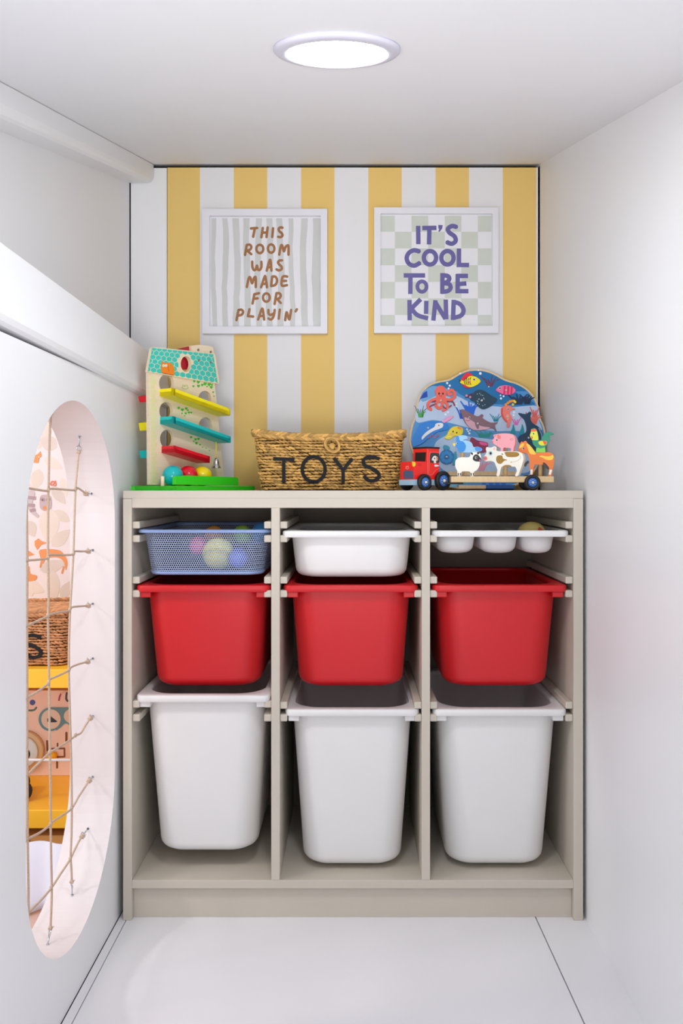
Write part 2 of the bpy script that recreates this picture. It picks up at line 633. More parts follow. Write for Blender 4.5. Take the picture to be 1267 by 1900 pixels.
# runner rails: one bevelled stick, 36 times
RW, RH = 0.0158, 0.0152
rail_mb = MB().bbox((0, 0.004, 0), (RW, YC - .02, RH), BEIGE, .0022)
rail_me = None
rail_rows = {0: (981, 1006.5, 1083.5, 1109, 1314.5, 1340), 1: (981, 1006.5, 1083.5, 1109, 1316.5, 1340), 2: (981, 1006.5, 1083.5, 1109, 1316.5, 1340)}
for bay, (xa, xb) in enumerate(((x1, x2), (x3, x4), (x5, x6))):
    for py in rail_rows[bay]:
        for xx in (xa, xb - RW):
            if rail_me is None:
                o = part('runner_rail', rail_mb, cab)
                rail_me = o.data
            else:
                o = bpy.data.objects.new('runner_rail', rail_me)
                C.objects.link(o)
                o.parent = cab
                ORG[o] = ORG[cab]
            o.location = (xx, 0, fz(py))


# ---------------------------------------------------------------- bins
def make_bin(name, label, group, m, h, wt, wb, rim_w=0.292, dep=0.40, round_b=0.022, yt=0.016, yb=0.036, tabs=True):
    """origin: bottom centre of the bin, under the front edge of its rim"""
    t = thing(name, (0, 0, 0), label, 'bin', group)
    mb = MB()
    L = []

    def rg(hx, ya, yb_, r, z):
        return [(x, y, z) for x, y in rrect(hx, ya, yb_, r, 8)]
    d1 = dep - 0.012
    rb = round_b
    for k in range(5):                              # rounded bottom edge
        a = PI / 2 * k / 4
        i = rb * (1 - math.sin(a))
        z = rb * (1 - math.cos(a))
        L.append(rg(wb / 2 - i, yb + i, d1 - 0.03 - i, 0.054 - i * 0.6, z))
    hb = h - 0.0145
    L.append(rg(wt / 2, yt, d1, 0.050, hb))
    L.append(rg(wt / 2, yt, d1, 0.050, h - 0.004))
    L.append(rg(wt / 2 - .003, yt + .003, d1 - .003, 0.048, h - 0.004))
    L.append(rg(wb / 2 - .0035, yb + .004, d1 - .0335, 0.048, rb))
    L.append(rg(wb / 2 - .015, yb + .018, d1 - .048, 0.035, 0.004))
    mb.loft(L, m)
    part('body', mb, t, local=True)
    rm = MB()
    z0, z1 = h - 0.0142, h
    hx = rim_w / 2

    def bow(r):                                     # the front lip bows out a little
        return [(x, y - 0.006 * max(0, 1 - (x / hx) ** 2) if y < 0.1 else y, z) for x, y, z in r]
    O = [bow(rg(hx - .001, .001, dep - .001, 0.016, z0)), bow(rg(hx, 0, dep, 0.018, z0 + .001)), bow(rg(hx, 0, dep, 0.018, z1 - .003)),
         bow(rg(hx - .001, .001, dep - .001, 0.018, z1 - .001)), bow(rg(hx - .003, .003, dep - .003, 0.018, z1))]
    iw = wt / 2 - 0.004
    O += [rg(iw + .002, yt + .003, dep - 0.018, 0.062, z1), rg(iw, yt + .005, dep - 0.02, 0.06, z1 - .002), rg(iw, yt + .005, dep - 0.02, 0.06, z1 - .010),
          rg(wt / 2 - .001, yt + .001, d1 - .001, 0.050, z0), O[0]]
    rm.loft(O, m, False, False)
    part('rim', rm, t, local=True)
    for sx in (-1, 1) if tabs else ():             # little brackets under the rim at the front corners
        tb = MB()
        xa, xb = sx * (wt / 2 - 0.017), sx * (wt / 2 + 0.0065)
        tb.bbox((min(xa, xb), 0.007, h - 0.027), (max(xa, xb), 0.05, h - 0.0143), m, .002)
        part('rim_bracket', tb, t, local=True)
    return t


def bay_x(pxa, pxb):
    return ((pxa + pxb) / 2 - VPX) / 862.6


G = 'red plastic bins in the middle row'
zr = fz(1086.5) - 0.229
rb_ = make_bin('storage_bin', 'red deep plastic bin in the left bay, under the blue mesh basket', G, RPLAS, 0.229, 0.262, 0.236)
rb_.location = (bay_x(249, 502.5), 0.002, zr)
dup(rb_, (bay_x(523, 778.5), 0.002, zr), 'red deep plastic bin in the middle bay, under the shallow white bin')
dup(rb_, (bay_x(801, 1056), 0.001, zr + .0006), 'red deep plastic bin in the right bay, under the three-cup tray')
G = 'tall white plastic bins in the bottom row'
tb_ = make_bin('storage_bin', 'tall white bin in the left bay, hung a little higher than the other two', G, WPLAS, 0.357, 0.263, 0.222, rim_w=0.2905, yb=0.040)
tb_.location = (bay_x(250, 501.5), 0.001, fz(1291) - 0.357)
dup(tb_, (bay_x(528, 778.5), 0.001, fz(1317) - 0.357), 'tall white bin in the middle bay of the bottom row')
dup(tb_, (bay_x(804, 1053), 0.002, fz(1317) - 0.357), 'tall white bin in the right bay of the bottom row')
sb_ = make_bin('storage_bin', 'shallow white bin at the top of the middle bay', None, WPLAS, 0.1035, 0.264, 0.250, rim_w=0.298, round_b=0.02, yb=0.024, tabs=False)
sb_.location = (bay_x(521, 782), 0.0, fz(985) - 0.1035)

# shallow tray with three cups (right bay)
tz = fz(984.3)
tr = thing('cup_tray', (bay_x(800, 1060), 0.0, tz), 'shallow white tray with three hanging cups at the top of the right bay', 'tray')
TRP = Plane((0, 0, -0.004), (0, 0, 1), (1, 0, 0))
cups = []
for i, (pa, pb) in enumerate(((809, 885), (891, 964.5), (967.5, 1033))):
    s_ = (D + 0.03) / F
    xa, xb = (pa - VPX) * s_ - tr.location.x, (pb - VPX) * s_ - tr.location.x
    cups.append((xa, xb))


def cup_ring(xa, xb, i, z, r, ya=0.026):
    cx, hx = (xa + xb) / 2, (xb - xa) / 2
    return [(cx + x, y, z) for x, y in rrect(hx - i, ya + i, 0.385 - i, min(r, (hx - i) * .96), 6)]


hx = 0.1485
mb = MB()
R0 = lambda hx_, y_, z: [(x, y - 0.007 * max(0, 1 - (x / hx) ** 2) if y < 0.1 else y, z) for x, y in rrect(hx_, y_, 0.40 - y_, 0.02, 8)]
mb.loft([R0(hx - .006, .006, -.0135), R0(hx - .001, .001, -.0138), R0(hx, 0, -.012), R0(hx, 0, -.003), R0(hx - .002, .002, -.0005), R0(hx - .004, .004, 0), R0(hx - .010, .010, 0), R0(hx - .012, .012, -.004)], WPLAS, False, False)
part('rim', mb, tr, local=True)
part('deck', MB().plate(TRP, [(x, y) for x, y, z in R0(hx - .010, .010, 0)], [[(x, y) for x, y, z in cup_ring(a, b, 0, 0, .03)] for a, b in cups], WPLAS, 0, -.003, uv=True), tr, local=True)
for a, b in cups:
    mb = MB()
    L = []
    for k in range(5):
        q = PI / 2 * k / 4
        i = 0.004 + .02 * (1 - math.sin(q))
        L.append(cup_ring(a, b, i, -0.0525 + .018 * (1 - math.cos(q)), .034 - i * .5))
    L += [cup_ring(a, b, 0, -.005, .03), cup_ring(a, b, .0025, -.005, .028), cup_ring(a, b, .010, -.036, .026), cup_ring(a, b, .025, -.046, .02)]
    mb.loft(L, WPLAS)
    part('cup', mb, tr, local=True)

# wire mesh basket (left bay): punched sheet wrapped round a tapered tub
mz1, mh = fz(982.5), 0.101
mx = bay_x(251, 503)
bk = thing('mesh_basket', (mx, 0.0, mz1 - mh), 'blue metal mesh basket holding toy balls at the top of the left bay', 'basket')
HW, HD = 0.137, 0.39


def per_pt(u, t):
    """u: 0..1 round the tub, t: 0..1 up"""
    i = 0.012 * (1 - t)
    x_, ya_, yb_, r_ = HW - i, 0.012 + i, HD - i, 0.036
    segs = [(yb_ - ya_ - 2 * r_, 0), (PI / 2 * r_, 1), (2 * x_ - 2 * r_, 2), (PI / 2 * r_, 3), (yb_ - ya_ - 2 * r_, 4), (PI / 2 * r_, 5), (2 * x_ - 2 * r_, 6), (PI / 2 * r_, 7)]
    tot = sum(a for a, b in segs)
    s_ = (u % 1.0) * tot
    for L_, k in segs:
        if s_ <= L_:
            break
        s_ -= L_
    z = 0.006 + t * (mh - 0.010)
    if k == 0:
        p = (x_, ya_ + r_ + s_)
    elif k == 2:
        p = (x_ - r_ - s_, yb_)
    elif k == 4:
        p = (-x_, yb_ - r_ - s_)
    elif k == 6:
        p = (-x_ + r_ + s_, ya_)
    else:
        q = {1: (x_ - r_, yb_ - r_, 0), 3: (-x_ + r_, yb_ - r_, PI / 2), 5: (-x_ + r_, ya_ + r_, PI), 7: (x_ - r_, ya_ + r_, 1.5 * PI)}[k]
        a = q[2] + s_ / r_
        p = (q[0] + r_ * math.cos(a), q[1] + r_ * math.sin(a))
    return (p[0], p[1], z)


NU = 252
pitch_t = 0.0502
mb = MB()
row, t = 0, 0.0
while t < 1.0 - pitch_t * 0.4:
    for i in range(NU):
        cu = (i + 0.5 * (row % 2)) / NU
        vs = []
        for k_ in (1.0, 0.76):
            for a in range(6):
                an = PI / 6 + PI / 3 * a
                vs.append(per_pt(cu + math.cos(an) * 0.5774 * k_ / NU, min(1, max(0, t + 0.5 * pitch_t + math.sin(an) * 0.6667 * k_ * pitch_t))))
        mb.add(vs, [(a, (a + 1) % 6, 6 + (a + 1) % 6, 6 + a) for a in range(6)], WIRE)
    row += 1
    t += pitch_t
part('mesh_wall', mb, bk, kind='stuff', local=True)
mb = MB()
rr = lambda hx_, y_, z: [(x, y - (0.004 * max(0, 1 - (x / HW) ** 2) if y < 0.1 else 0), z) for x, y in rrect(hx_, y_, HD + .008 - y_, 0.03, 8)]
mb.loft([rr(HW + .001, .010, mh - .0085), rr(HW + .0085, .0015, mh - .008), rr(HW + .0095, 0, mh - .005), rr(HW + .0085, .001, mh - .0015), rr(HW + .004, .006, mh), rr(HW - .001, .012, mh - .003), rr(HW + .001, .010, mh - .0085)], BLUEM, False, False)
part('rim', mb, bk, local=True)
mb = MB()
mb.loft([[(x, y, 0.0) for x, y in rrect(HW - .024, .034, HD - .022, .03, 8)], [(x, y, 0.0015) for x, y in rrect(HW - .014, .022, HD - .012, .034, 8)], [(x, y, .0085) for x, y in rrect(HW - .0105, .0225, HD - .0105, .036, 8)], [(x, y, .0086) for x, y in rrect(HW - .012, .025, HD - .012, .035, 8)], [(x, y, .003) for x, y in rrect(HW - .016, .03, HD - .02, .035, 8)]], BLUEM)
part('base', mb, bk, local=True)

for nm, (px, py, y, r), col, lb in (
        ('toy_ball', (405, 1027, 0.085, 0.036), (232, 222, 120), 'pale yellow ball behind the front mesh of the blue basket'),
        ('toy_ball', (442, 1035, 0.062, 0.022), (104, 118, 226), 'violet blue ball at the right front of the blue basket'),
        ('toy_ball', (368, 1012, 0.11, 0.022), (228, 100, 150), 'small pink ball behind the mesh left of the yellow ball'),
        ('toy_ball', (397, 994, 0.19, 0.024), (240, 160, 60), 'orange ball peeking over the rim of the blue basket'),
        ('toy_ball', (424, 998, 0.235, 0.021), (200, 190, 80), 'small olive ball showing between the orange and the green balls'),
        ('toy_ball', (450, 992, 0.18, 0.023), (150, 200, 70), 'green ball peeking over the rim of the blue basket'),
        ('toy_ball', (487, 989, 0.15, 0.026), (60, 130, 190), 'blue ball at the right end of the blue basket')):
    c = W(px, py, y)
    m = P('ball_' + '_'.join(str(k) for k in col), *col, 0.4)
    single(nm, MB().ball(c, r, m), c, lb, 'ball', 'toy balls in the mesh basket')
# the pale round toy in the right cup
c = W(986, 990, 0.10)
tb2 = thing('toy_ball', c, 'pale yellow ball with a red patch in the right cup of the white tray', 'ball')
part('ball_body', MB().ball(c, 0.0275, P('ball_pale_yellow', 238, 216, 130), sc=(1.2, 1, 1)), tb2)
PBL = Plane(c + V3((0, -.0272, 0)), (0, -1, .25)).use(780, 900, 3.959)
part('patch', MB().poly(PBL, [(856, 338), (866, 312), (880, 318), (894, 336)], P('patch_red', 214, 60, 40), -.006, .001), tb2, 'red patch')
# ================================================================ framed prints
def frame(px0, py0, px1, py1, label):
    yw = YB - 0.0005
    pl = Plane((0, yw - 0.004, 0), (0, -1, 0))
    mid = W((px0 + px1) / 2, py1, yw)
    t = thing('picture_frame', (mid.x, yw, mid.z), label, 'picture')
    return t, pl


FRW = P('frame_white', 231, 230, 236, 0.4, var=0.004)
GLS = P('print_paper', 233, 232, 236, 0.35, var=0.004)


def frame_bars(t, px0, py0, px1, py1, ix0, iy0, ix1, iy1):
    y0, y1 = YB - 0.0225, YB - 0.0008
    fp = Plane((0, y0, 0), (0, -1, 0)).use(0, 0, 1)
    # four mitred bars, each its own part
    o = [(px0, py0), (px1, py0), (px1, py1), (px0, py1)]
    i = [(ix0, iy0), (ix1, iy0), (ix1, iy1), (ix0, iy1)]
    for k in range(4):
        j = (k + 1) % 4
        mb = MB()
        q = [o[k], o[j], i[j], i[k]]
        mb.poly(fp, q, FRW, -(y1 - y0), 0)
        part('frame_bar', mb, t)
    bp = Plane((0, YB - 0.011, 0), (0, -1, 0)).use(0, 0, 1)
    part('print_sheet', MB().poly(bp, [(ix0 - 3, iy0 - 3), (ix1 + 3, iy0 - 3), (ix1 + 3, iy1 + 3), (ix0 - 3, iy1 + 3)], GLS, -.006, 0), t)
    return Plane((0, YB - 0.011, 0), (0, -1, 0))


t, _ = frame(378, 392.5, 607, 622, 'white framed print reading THIS ROOM WAS MADE FOR PLAYIN’ over grey stripes')
pl = frame_bars(t, 378, 392.5, 607.5, 621.5, 391.3, 405, 595.5, 608.5).use(360, 290, 4.525)
mb = MB()
GST = P('print_grey', 205, 206, 205, 0.4)
rnd = random.Random(3)
for cx, wd in ((161, 40), (258, 46), (353, 52), (441, 52), (536, 50), (630, 50), (723, 52), (815, 40), (918, 54), (1028, 72)):
    lft, rgt = [], []
    for k in range(12):
        yy = 520 + (1441 - 520) * k / 11
        sh = 7 * math.sin(k * 0.55 + cx * .05) + 4 * rnd.uniform(-1, 1) + k * 0.6
        lft.append((max(142, cx - wd / 2 + sh), yy))
        rgt.append((min(1066, cx + wd / 2 + sh + 3 * rnd.uniform(-1, 1)), yy))
    mb.poly(pl, lft + rgt[::-1], GST, 0, .0002)
part('print_stripes', mb, t, 'wavy pale grey stripes')
BR = P('print_brown', 158, 106, 62, 0.5, var=0.06)
S = [[(478, 606), (530, 602)], [(510, 605), (496, 676)],
     [(577, 602), (565, 680)], [(618, 598), (608, 678)], [(570, 642), (612, 640)], [(663, 605), (656, 678)],
     [(742, 600), (724, 597), (710, 610), (716, 630), (736, 646), (742, 666), (726, 679), (706, 676)],
     [(442, 745), (428, 828)], [(442, 745), (466, 742), (480, 758), (472, 782), (442, 794)], [(448, 794), (480, 822)],
     [(715, 826), (728, 756), (740, 750), (754, 798), (768, 762), (786, 748), (793, 760), (793, 826)],
     [(488, 885), (490, 930), (502, 955), (518, 950), (528, 918), (536, 950), (552, 954), (565, 930), (565, 886)],
     [(610, 960), (632, 880), (642, 878), (650, 960)], [(618, 932), (648, 930)],
     [(738, 874), (718, 875), (705, 890), (714, 908), (732, 924), (736, 946), (714, 958), (692, 950)],
     [(443, 1098), (460, 1022), (473, 1020), (487, 1066), (504, 1022), (517, 1018), (518, 1098)],
     [(563, 1100), (590, 1017), (600, 1015), (612, 1100)], [(574, 1072), (606, 1070)],
     [(656, 1010), (647, 1088)], [(656, 1010), (684, 1012), (697, 1042), (684, 1078), (648, 1090)],
     [(782, 1010), (744, 1012), (736, 1084), (780, 1082)], [(742, 1047), (772, 1046)],
     [(545, 1150), (506, 1158), (491, 1236)], [(500, 1196), (534, 1193)],
     [(692, 1150), (676, 1240)], [(692, 1150), (716, 1150), (728, 1168), (718, 1190), (690, 1200)], [(700, 1202), (728, 1232)],
     [(372, 1295), (356, 1376)], [(372, 1292), (398, 1288), (412, 1306), (400, 1330), (366, 1338)],
     [(465, 1285), (452, 1342), (496, 1346)], [(538, 1370), (565, 1290), (577, 1288), (588, 1370)], [(552, 1342), (584, 1340)],
     [(624, 1290), (626, 1322), (644, 1332), (668, 1320)], [(677, 1290), (668, 1342), (648, 1370), (624, 1362)],
     [(720, 1288), (711, 1364)], [(765, 1376), (777, 1310), (800, 1370), (815, 1290)], [(863, 1285), (852, 1302)]]
mb = MB()
for q in S:
    mb.stroke(pl, q, 21, BR, .0003, .0006, smooth=0 if len(q) < 4 else 4)
for cx, cy, rx, ry in ((552, 778, 29, 35), (647, 775, 27, 35), (607, 1186, 28, 35)):
    mb.ring(pl, cx, cy, rx, ry, 21, BR, .0003, .0006)
part('lettering', mb, t, 'brown hand-drawn letters')

t, _ = frame(694, 389.5, 922, 621, 'white framed print reading IT’S COOL TO BE KIND over pale green checks')
pl = frame_bars(t, 693.8, 389.8, 922, 620.5, 705.3, 401, 910.8, 607.5).use(670, 290, 3.424)
CHK = P('print_sage', 205, 210, 200, 0.4)
gx, gy = [118, 214, 320, 426, 531, 636, 741, 826], [378, 480, 585, 692, 798, 903, 1008, 1088]
mb = MB()
for i in range(7):
    for j in range(7):
        if (i + j) % 2 == 0:
            mb.poly(pl, [(gx[i], gy[j]), (gx[i + 1], gy[j]), (gx[i + 1], gy[j + 1]), (gx[i], gy[j + 1])], CHK, 0, .0002)
part('print_checks', mb, t, 'pale sage green checks')
PU = P('print_violet', 102, 96, 158, 0.5, var=0.04)
S = [[(362, 442), (363, 558)], [(388, 456), (478, 455)], [(433, 455), (431, 560)], [(607, 450), (578, 443), (551, 460), (560, 485), (592, 508), (600, 538), (575, 556), (543, 545)],
     [(372, 606), (335, 597), (302, 615), (289, 648), (303, 682), (338, 695), (374, 676)],
     [(621, 586), (620, 690)], [(606, 690), (685, 691)], [(270, 757), (406, 757)], [(313, 757), (312, 875)],
     [(516, 742), (515, 874)], [(512, 756), (548, 760), (560, 778), (546, 798), (520, 806)], [(520, 806), (558, 812), (568, 836), (550, 856), (508, 862)],
     [(613, 748), (612, 870)], [(605, 760), (678, 760)], [(612, 812), (668, 808)], [(605, 857), (681, 857)],
     [(307, 913), (308, 1042)], [(378, 908), (318, 968)], [(316, 962), (355, 1008), (425, 1030)], [(414, 918), (412, 1002)],
     [(458, 1044), (472, 914)], [(470, 926), (536, 1034)], [(537, 910), (540, 1036)],
     [(588, 912), (583, 1040)], [(585, 926), (626, 938), (650, 975), (634, 1012), (576, 1028)]]
mb = MB()
for q in S:
    mb.stroke(pl, q, 28, PU, .0003, .0006, cap=False, smooth=0 if len(q) < 3 else 4)
mb.poly(pl, [(490, 436), (518, 438), (514, 460), (498, 480), (490, 478), (496, 460), (490, 458)], PU, .0003, .0006)
for cx, cy, rx, ry in ((437, 645, 39, 43), (548, 645, 39, 43), (386, 828, 29, 33)):
    mb.ring(pl, cx, cy, rx, ry, 28 if rx > 30 else 24, PU, .0003, .0006)
part('lettering', mb, t, 'bold violet letters')


# ================================================================ woven baskets
def strand(mb, p, d, up, n, L, wd, th, m):
    """one flat twisted blade: a spindle of five-sided rings"""
    rings = []
    for k, (s_, q) in enumerate(((-.5, .15), (-.32, .75), (-.05, 1), (.25, .8), (.5, .15))):
        c = p + d * (L * s_)
        rings.append([c + up * (math.cos(2 * PI * j / 6) * wd * q) + n * (math.sin(2 * PI * j / 6) * th * q) for j in range(6)])
    mb.loft(rings, m)


def make_basket(px_org, y0, size, m, label, letters, rotz=0.0):
    """local: x across, y away from the viewer, z up; front face at y = 0"""
    wt_, wb_, dp, h = size
    r_ = random.Random(11)
    t = thing('woven_basket', px_org, label, 'basket', rotz=rotz)

    def sh(z):                                      # half width, front offset at height z
        k = z / h
        k2 = k + 0.10 * math.sin(k * PI)
        return (wb_ + (wt_ - wb_) * k2) / 2, 0.010 * (1 - k2)
    core = MB()
    rings = []
    for z in (0, h * .25, h * .5, h * .75, h * .98):
        hx_, f = sh(z)
        rings.append([(x, y, z) for x, y in rrect(hx_ - .004, f + .004, dp - f - .004, .022, 4)])
    core.loft(rings, STRAWD)
    part('basket_core', core, t, local=True)
    mb = MB()
    rows = 17
    for i in range(rows):
        z = h * (i + .5) / rows * .96 + .0016
        hx_, f = sh(z)
        ring_ = rrect(hx_ - .001, f + .001, dp - f - .001, .022, 4)
        ring_.append(ring_[0])
        cum = [0]
        for a, b in zip(ring_, ring_[1:]):
            cum.append(cum[-1] + math.hypot(b[0] - a[0], b[1] - a[1]))
        tot = cum[-1]
        step = 0.0092
        n = int(tot / step)
        for k in range(n):
            s_ = (k + 0.5 * (i % 2)) / n * tot + r_.uniform(-.0015, .0015)
            s_ %= tot
            j = 0
            while j < len(cum) - 2 and cum[j + 1] < s_:
                j += 1
            a, b = ring_[j], ring_[j + 1]
            q = (s_ - cum[j]) / max(1e-6, cum[j + 1] - cum[j])
            d = V3((b[0] - a[0], b[1] - a[1], 0)).normalized()
            nn = V3((d.y, -d.x, 0))
            dd = (d + V3((0, 0, (-.34 if i % 2 else -.20) + r_.uniform(-.15, .15)))).normalized()
            wav = 0.0011 * math.sin(s_ * 60 + i)
            p = V3((a[0] + (b[0] - a[0]) * q, a[1] + (b[1] - a[1]) * q, z + wav)) + nn * r_.uniform(0, .0016)
            strand(mb, p, dd, dd.cross(nn).normalized(), nn, 0.0148 * r_.uniform(.85, 1.25), 0.0031 * r_.uniform(.75, 1.2), 0.0027, m)
    part('weave', mb, t, kind='stuff', local=True)
    # lid: a core board with a two-strand braid round its edge, sagging in the middle
    lid = MB()
    hx_, f = sh(h)
    sag = lambda x: 0.0105 * (abs(x) / hx_) ** 2
    ring_ = rrect(hx_ + .004, -.004, dp + .004, .02, 4)
    top = []
    for z in (h * .975, h * 1.01):
        top.append([(x, y, z - .0045) for x, y in rrect(hx_ - .003, .002, dp - .002, .022, 4)])
    lid.loft(top, STRAWD)
    lo = part('lid', lid, t, local=True)
    bd = MB()
    ring_.append(ring_[0])
    cum = [0]
    for a, b in zip(ring_, ring_[1:]):
        cum.append(cum[-1] + math.hypot(b[0] - a[0], b[1] - a[1]))
    tot = cum[-1]
    n = int(tot / 0.0105)
    for row in range(2):
        for k in range(n):
            s_ = (k + .5 * row) / n * tot % tot
            j = 0
            while j < len(cum) - 2 and cum[j + 1] < s_:
                j += 1
            a, b = ring_[j], ring_[j + 1]
            q = (s_ - cum[j]) / max(1e-6, cum[j + 1] - cum[j])
            d = V3((b[0] - a[0], b[1] - a[1], 0)).normalized()
            nn = V3((d.y, -d.x, 0))
            dd = (d + V3((0, 0, (.42 if row else -.42) + r_.uniform(-.12, .12)))).normalized()
            x_ = a[0] + (b[0] - a[0]) * q
            p = V3((x_, a[1] + (b[1] - a[1]) * q, h * 1.0 + sag(x_) - .004 + (.0045 if row else -.0035))) + nn * r_.uniform(0, .0015)
            strand(bd, p, dd, dd.cross(nn).normalized(), nn, 0.021 * r_.uniform(.9, 1.2), 0.0045, 0.0035, m)
    part('lid_braid', bd, lo, kind='stuff', local=True)
    tw_ = MB()
    for i in range(int(dp / .0085)):
        y = .006 + i * .0085
        k = -hx_ + .006 + (.006 if i % 2 else 0)
        while k < hx_ - .006:
            dd = V3((1, (.2 if i % 2 else .34) + r_.uniform(-.12, .12), 0)).normalized()
            strand(tw_, V3((k, y, h * 1.01 - .004)), dd, V3((0, 0, 1)).cross(dd), V3((0, 0, 1)), .0185, .0042, .0024, m)
            k += .0115
    part('lid_weave', tw_, lo, kind='stuff', local=True)
    # clasp: knob and loop
    kn = MB()
    kn.ball((0.008, -.010, h * .81), .0075, m, 10, 7, (1, .8, 1))
    kn.ball((0.009, -.013, h * .78), .0045, m, 8, 6, (1, .8, 1))
    part('knob', kn, t, local=True)
    lp = MB()
    lp.torus((0.008, -.0095, h * .83), (0, -1, .1), .0150, .0023, m, 24, 6, 1.25)
    lp.torus((0.0085, -.0085, h * .835), (0, -1, .16), .0125, .0018, m, 24, 6, 1.25)
    part('loop', lp, t, local=True)
    pl_ = Plane((0, -.0025, 0), (0, -1, -.075), (1, 0, 0))
    for lt, strokes in letters:
        mb = MB()
        for q in strokes:
            q2 = cat_rom(q, 5, False) if len(q) > 3 else q
            for i in range(len(q2) - 1):
                a, b = q2[i], q2[i + 1]
                L_ = math.hypot(b[0] - a[0], b[1] - a[1]) or 1e-6
                nx_, nz_ = -(b[1] - a[1]) / L_ * .0040, (b[0] - a[0]) / L_ * .0040
                ex, ez = (b[0] - a[0]) / L_ * .001, (b[1] - a[1]) / L_ * .001
                f4 = [(a[0] - ex + nx_, a[1] - ez + nz_), (b[0] + ex + nx_, b[1] + ez + nz_), (b[0] + ex - nx_, b[1] + ez - nz_), (a[0] - ex - nx_, a[1] - ez - nz_)]
                ys = [sh(p[1])[1] - .0052 for p in f4]
                va = [(p[0], y, p[1]) for p, y in zip(f4, ys)]
                vb = [(p[0], y + .006, p[1]) for p, y in zip(f4, ys)]
                mb.add(va + vb, [(3, 2, 1, 0), (4, 5, 6, 7), (0, 1, 5, 4), (1, 2, 6, 5), (2, 3, 7, 6), (3, 0, 4, 7)], BLACK)
        part('letter', mb, t, 'black felt letter ' + lt, local=True)
    return t


# letters traced in a study crop, scaled to the basket face
def LB(pts, k=3.959, s=(D + .13) / F):
    return [((450 + x / k - 610) * s, (910 - 770 - y / k) * s) for x, y in pts]


TOYS = [('T', [LB([(228, 322), (378, 328)]), LB([(302, 322), (302, 498)])]),
        ('O', [LB(ell(522, 400, 84, 92, 20) + [(606, 400)])]),
        ('Y', [LB([(672, 318), (738, 405)]), LB([(804, 322), (738, 405)]), LB([(738, 400), (738, 497)])]),
        ('S', [LB([(1003, 322), (945, 308), (900, 320), (886, 345), (905, 375), (955, 395), (995, 425), (1000, 460), (965, 482), (920, 478), (893, 448)])])]
so = (D + .13) / F
make_basket(W(610, 910, .13).xy.to_3d() + V3((0, 0, ZT)), .13, (278 * so, 254 * so, 0.21, 101 * so), STRAW,
            'lidded seagrass basket with black letters TOYS on the cabinet top', TOYS)
# ================================================================ ball tower (left end of the cabinet top)
TA = math.radians(58)
TO = W(277, 898, 0.103)
TO.z = ZT + 0.0103
TN = V3((math.sin(TA), -math.cos(TA), 0))
TU = V3((math.cos(TA), math.sin(TA), 0))
TP = Plane(TO, TN, TU).use(230, 620, 5.068)
tw = thing('ball_tower', (TO.x + .05, TO.y + .08, ZT), 'wooden marble-run tower with teal scaled roof on a green base', 'toy')
GRN = P('toy_green', 56, 216, 36, 0.35)
TEAL = P('toy_teal', 16, 196, 194, 0.35)
YEL = P('toy_yellow', 255, 236, 4, 0.35)
RED = P('toy_red', 236, 22, 46, 0.35)
ROOFT = P('roof_teal', 58, 204, 190, 0.5)
CREAM = P('toy_cream', 240, 224, 190, 0.55)


def tq(u, v, z):
    return TO + TU * u + TN * v + V3((0, 0, z))


mb = MB()
base = [(-.010, -.040), (.25, -.040), (.25, .090), (-.010, .090)]
ring = cat_rom([(-.004, -.042), (.244, -.042), (.25, -.036), (.25, .084), (.244, .09), (-.004, .09), (-.010, .084), (-.010, -.036)], 2)
mb.loft([[tq(u, v, -.0103) for u, v in ring], [tq(u, v, -.001) for u, v in ring], [tq(u * .995, v * .985, 0) for u, v in ring]], GRN, smooth=False)
part('base', mb, tw)
fence = [(486, 1415), (488, 1350), (500, 1334), (600, 1330), (900, 1340), (1060, 1346), (1074, 1358), (1076, 1400), (1078, 1424)]
mb = MB().poly(TP, fence, GRN, 0.088, 0.078)
part('base_fence', mb, tw)
outl = [(232, 330), (850, 400), (858, 520), (878, 690), (893, 870), (915, 1090), (945, 1400), (950, 1428), (243, 1416)]
holes = [ell(400, 462, 70, 88, 24), ell(396, 722, 64, 84, 24), ell(404, 984, 66, 86, 24), ell(760, 605, 60, 72, 24), ell(766, 858, 62, 76, 24)]
part('tower_board', MB().plate(TP, outl, holes, WOOD, 0, -.009), tw)
roof = [(268, 124), (560, 152), (836, 184), (848, 196), (886, 452), (878, 470), (560, 418), (220, 358), (218, 345), (256, 136)]
part('roof', MB().plate(TP, roof, [ell(572, 282, 50, 74, 24)], CREAM, .004, -.006), tw)
mb = MB()
TL, TR, BR_, BL = (262, 126), (840, 187), (884, 466), (219, 355)


def bil(a, b):
    return tuple((TL[i] * (1 - a) + TR[i] * a) * (1 - b) + (BL[i] * (1 - a) + BR_[i] * a) * b for i in (0, 1))


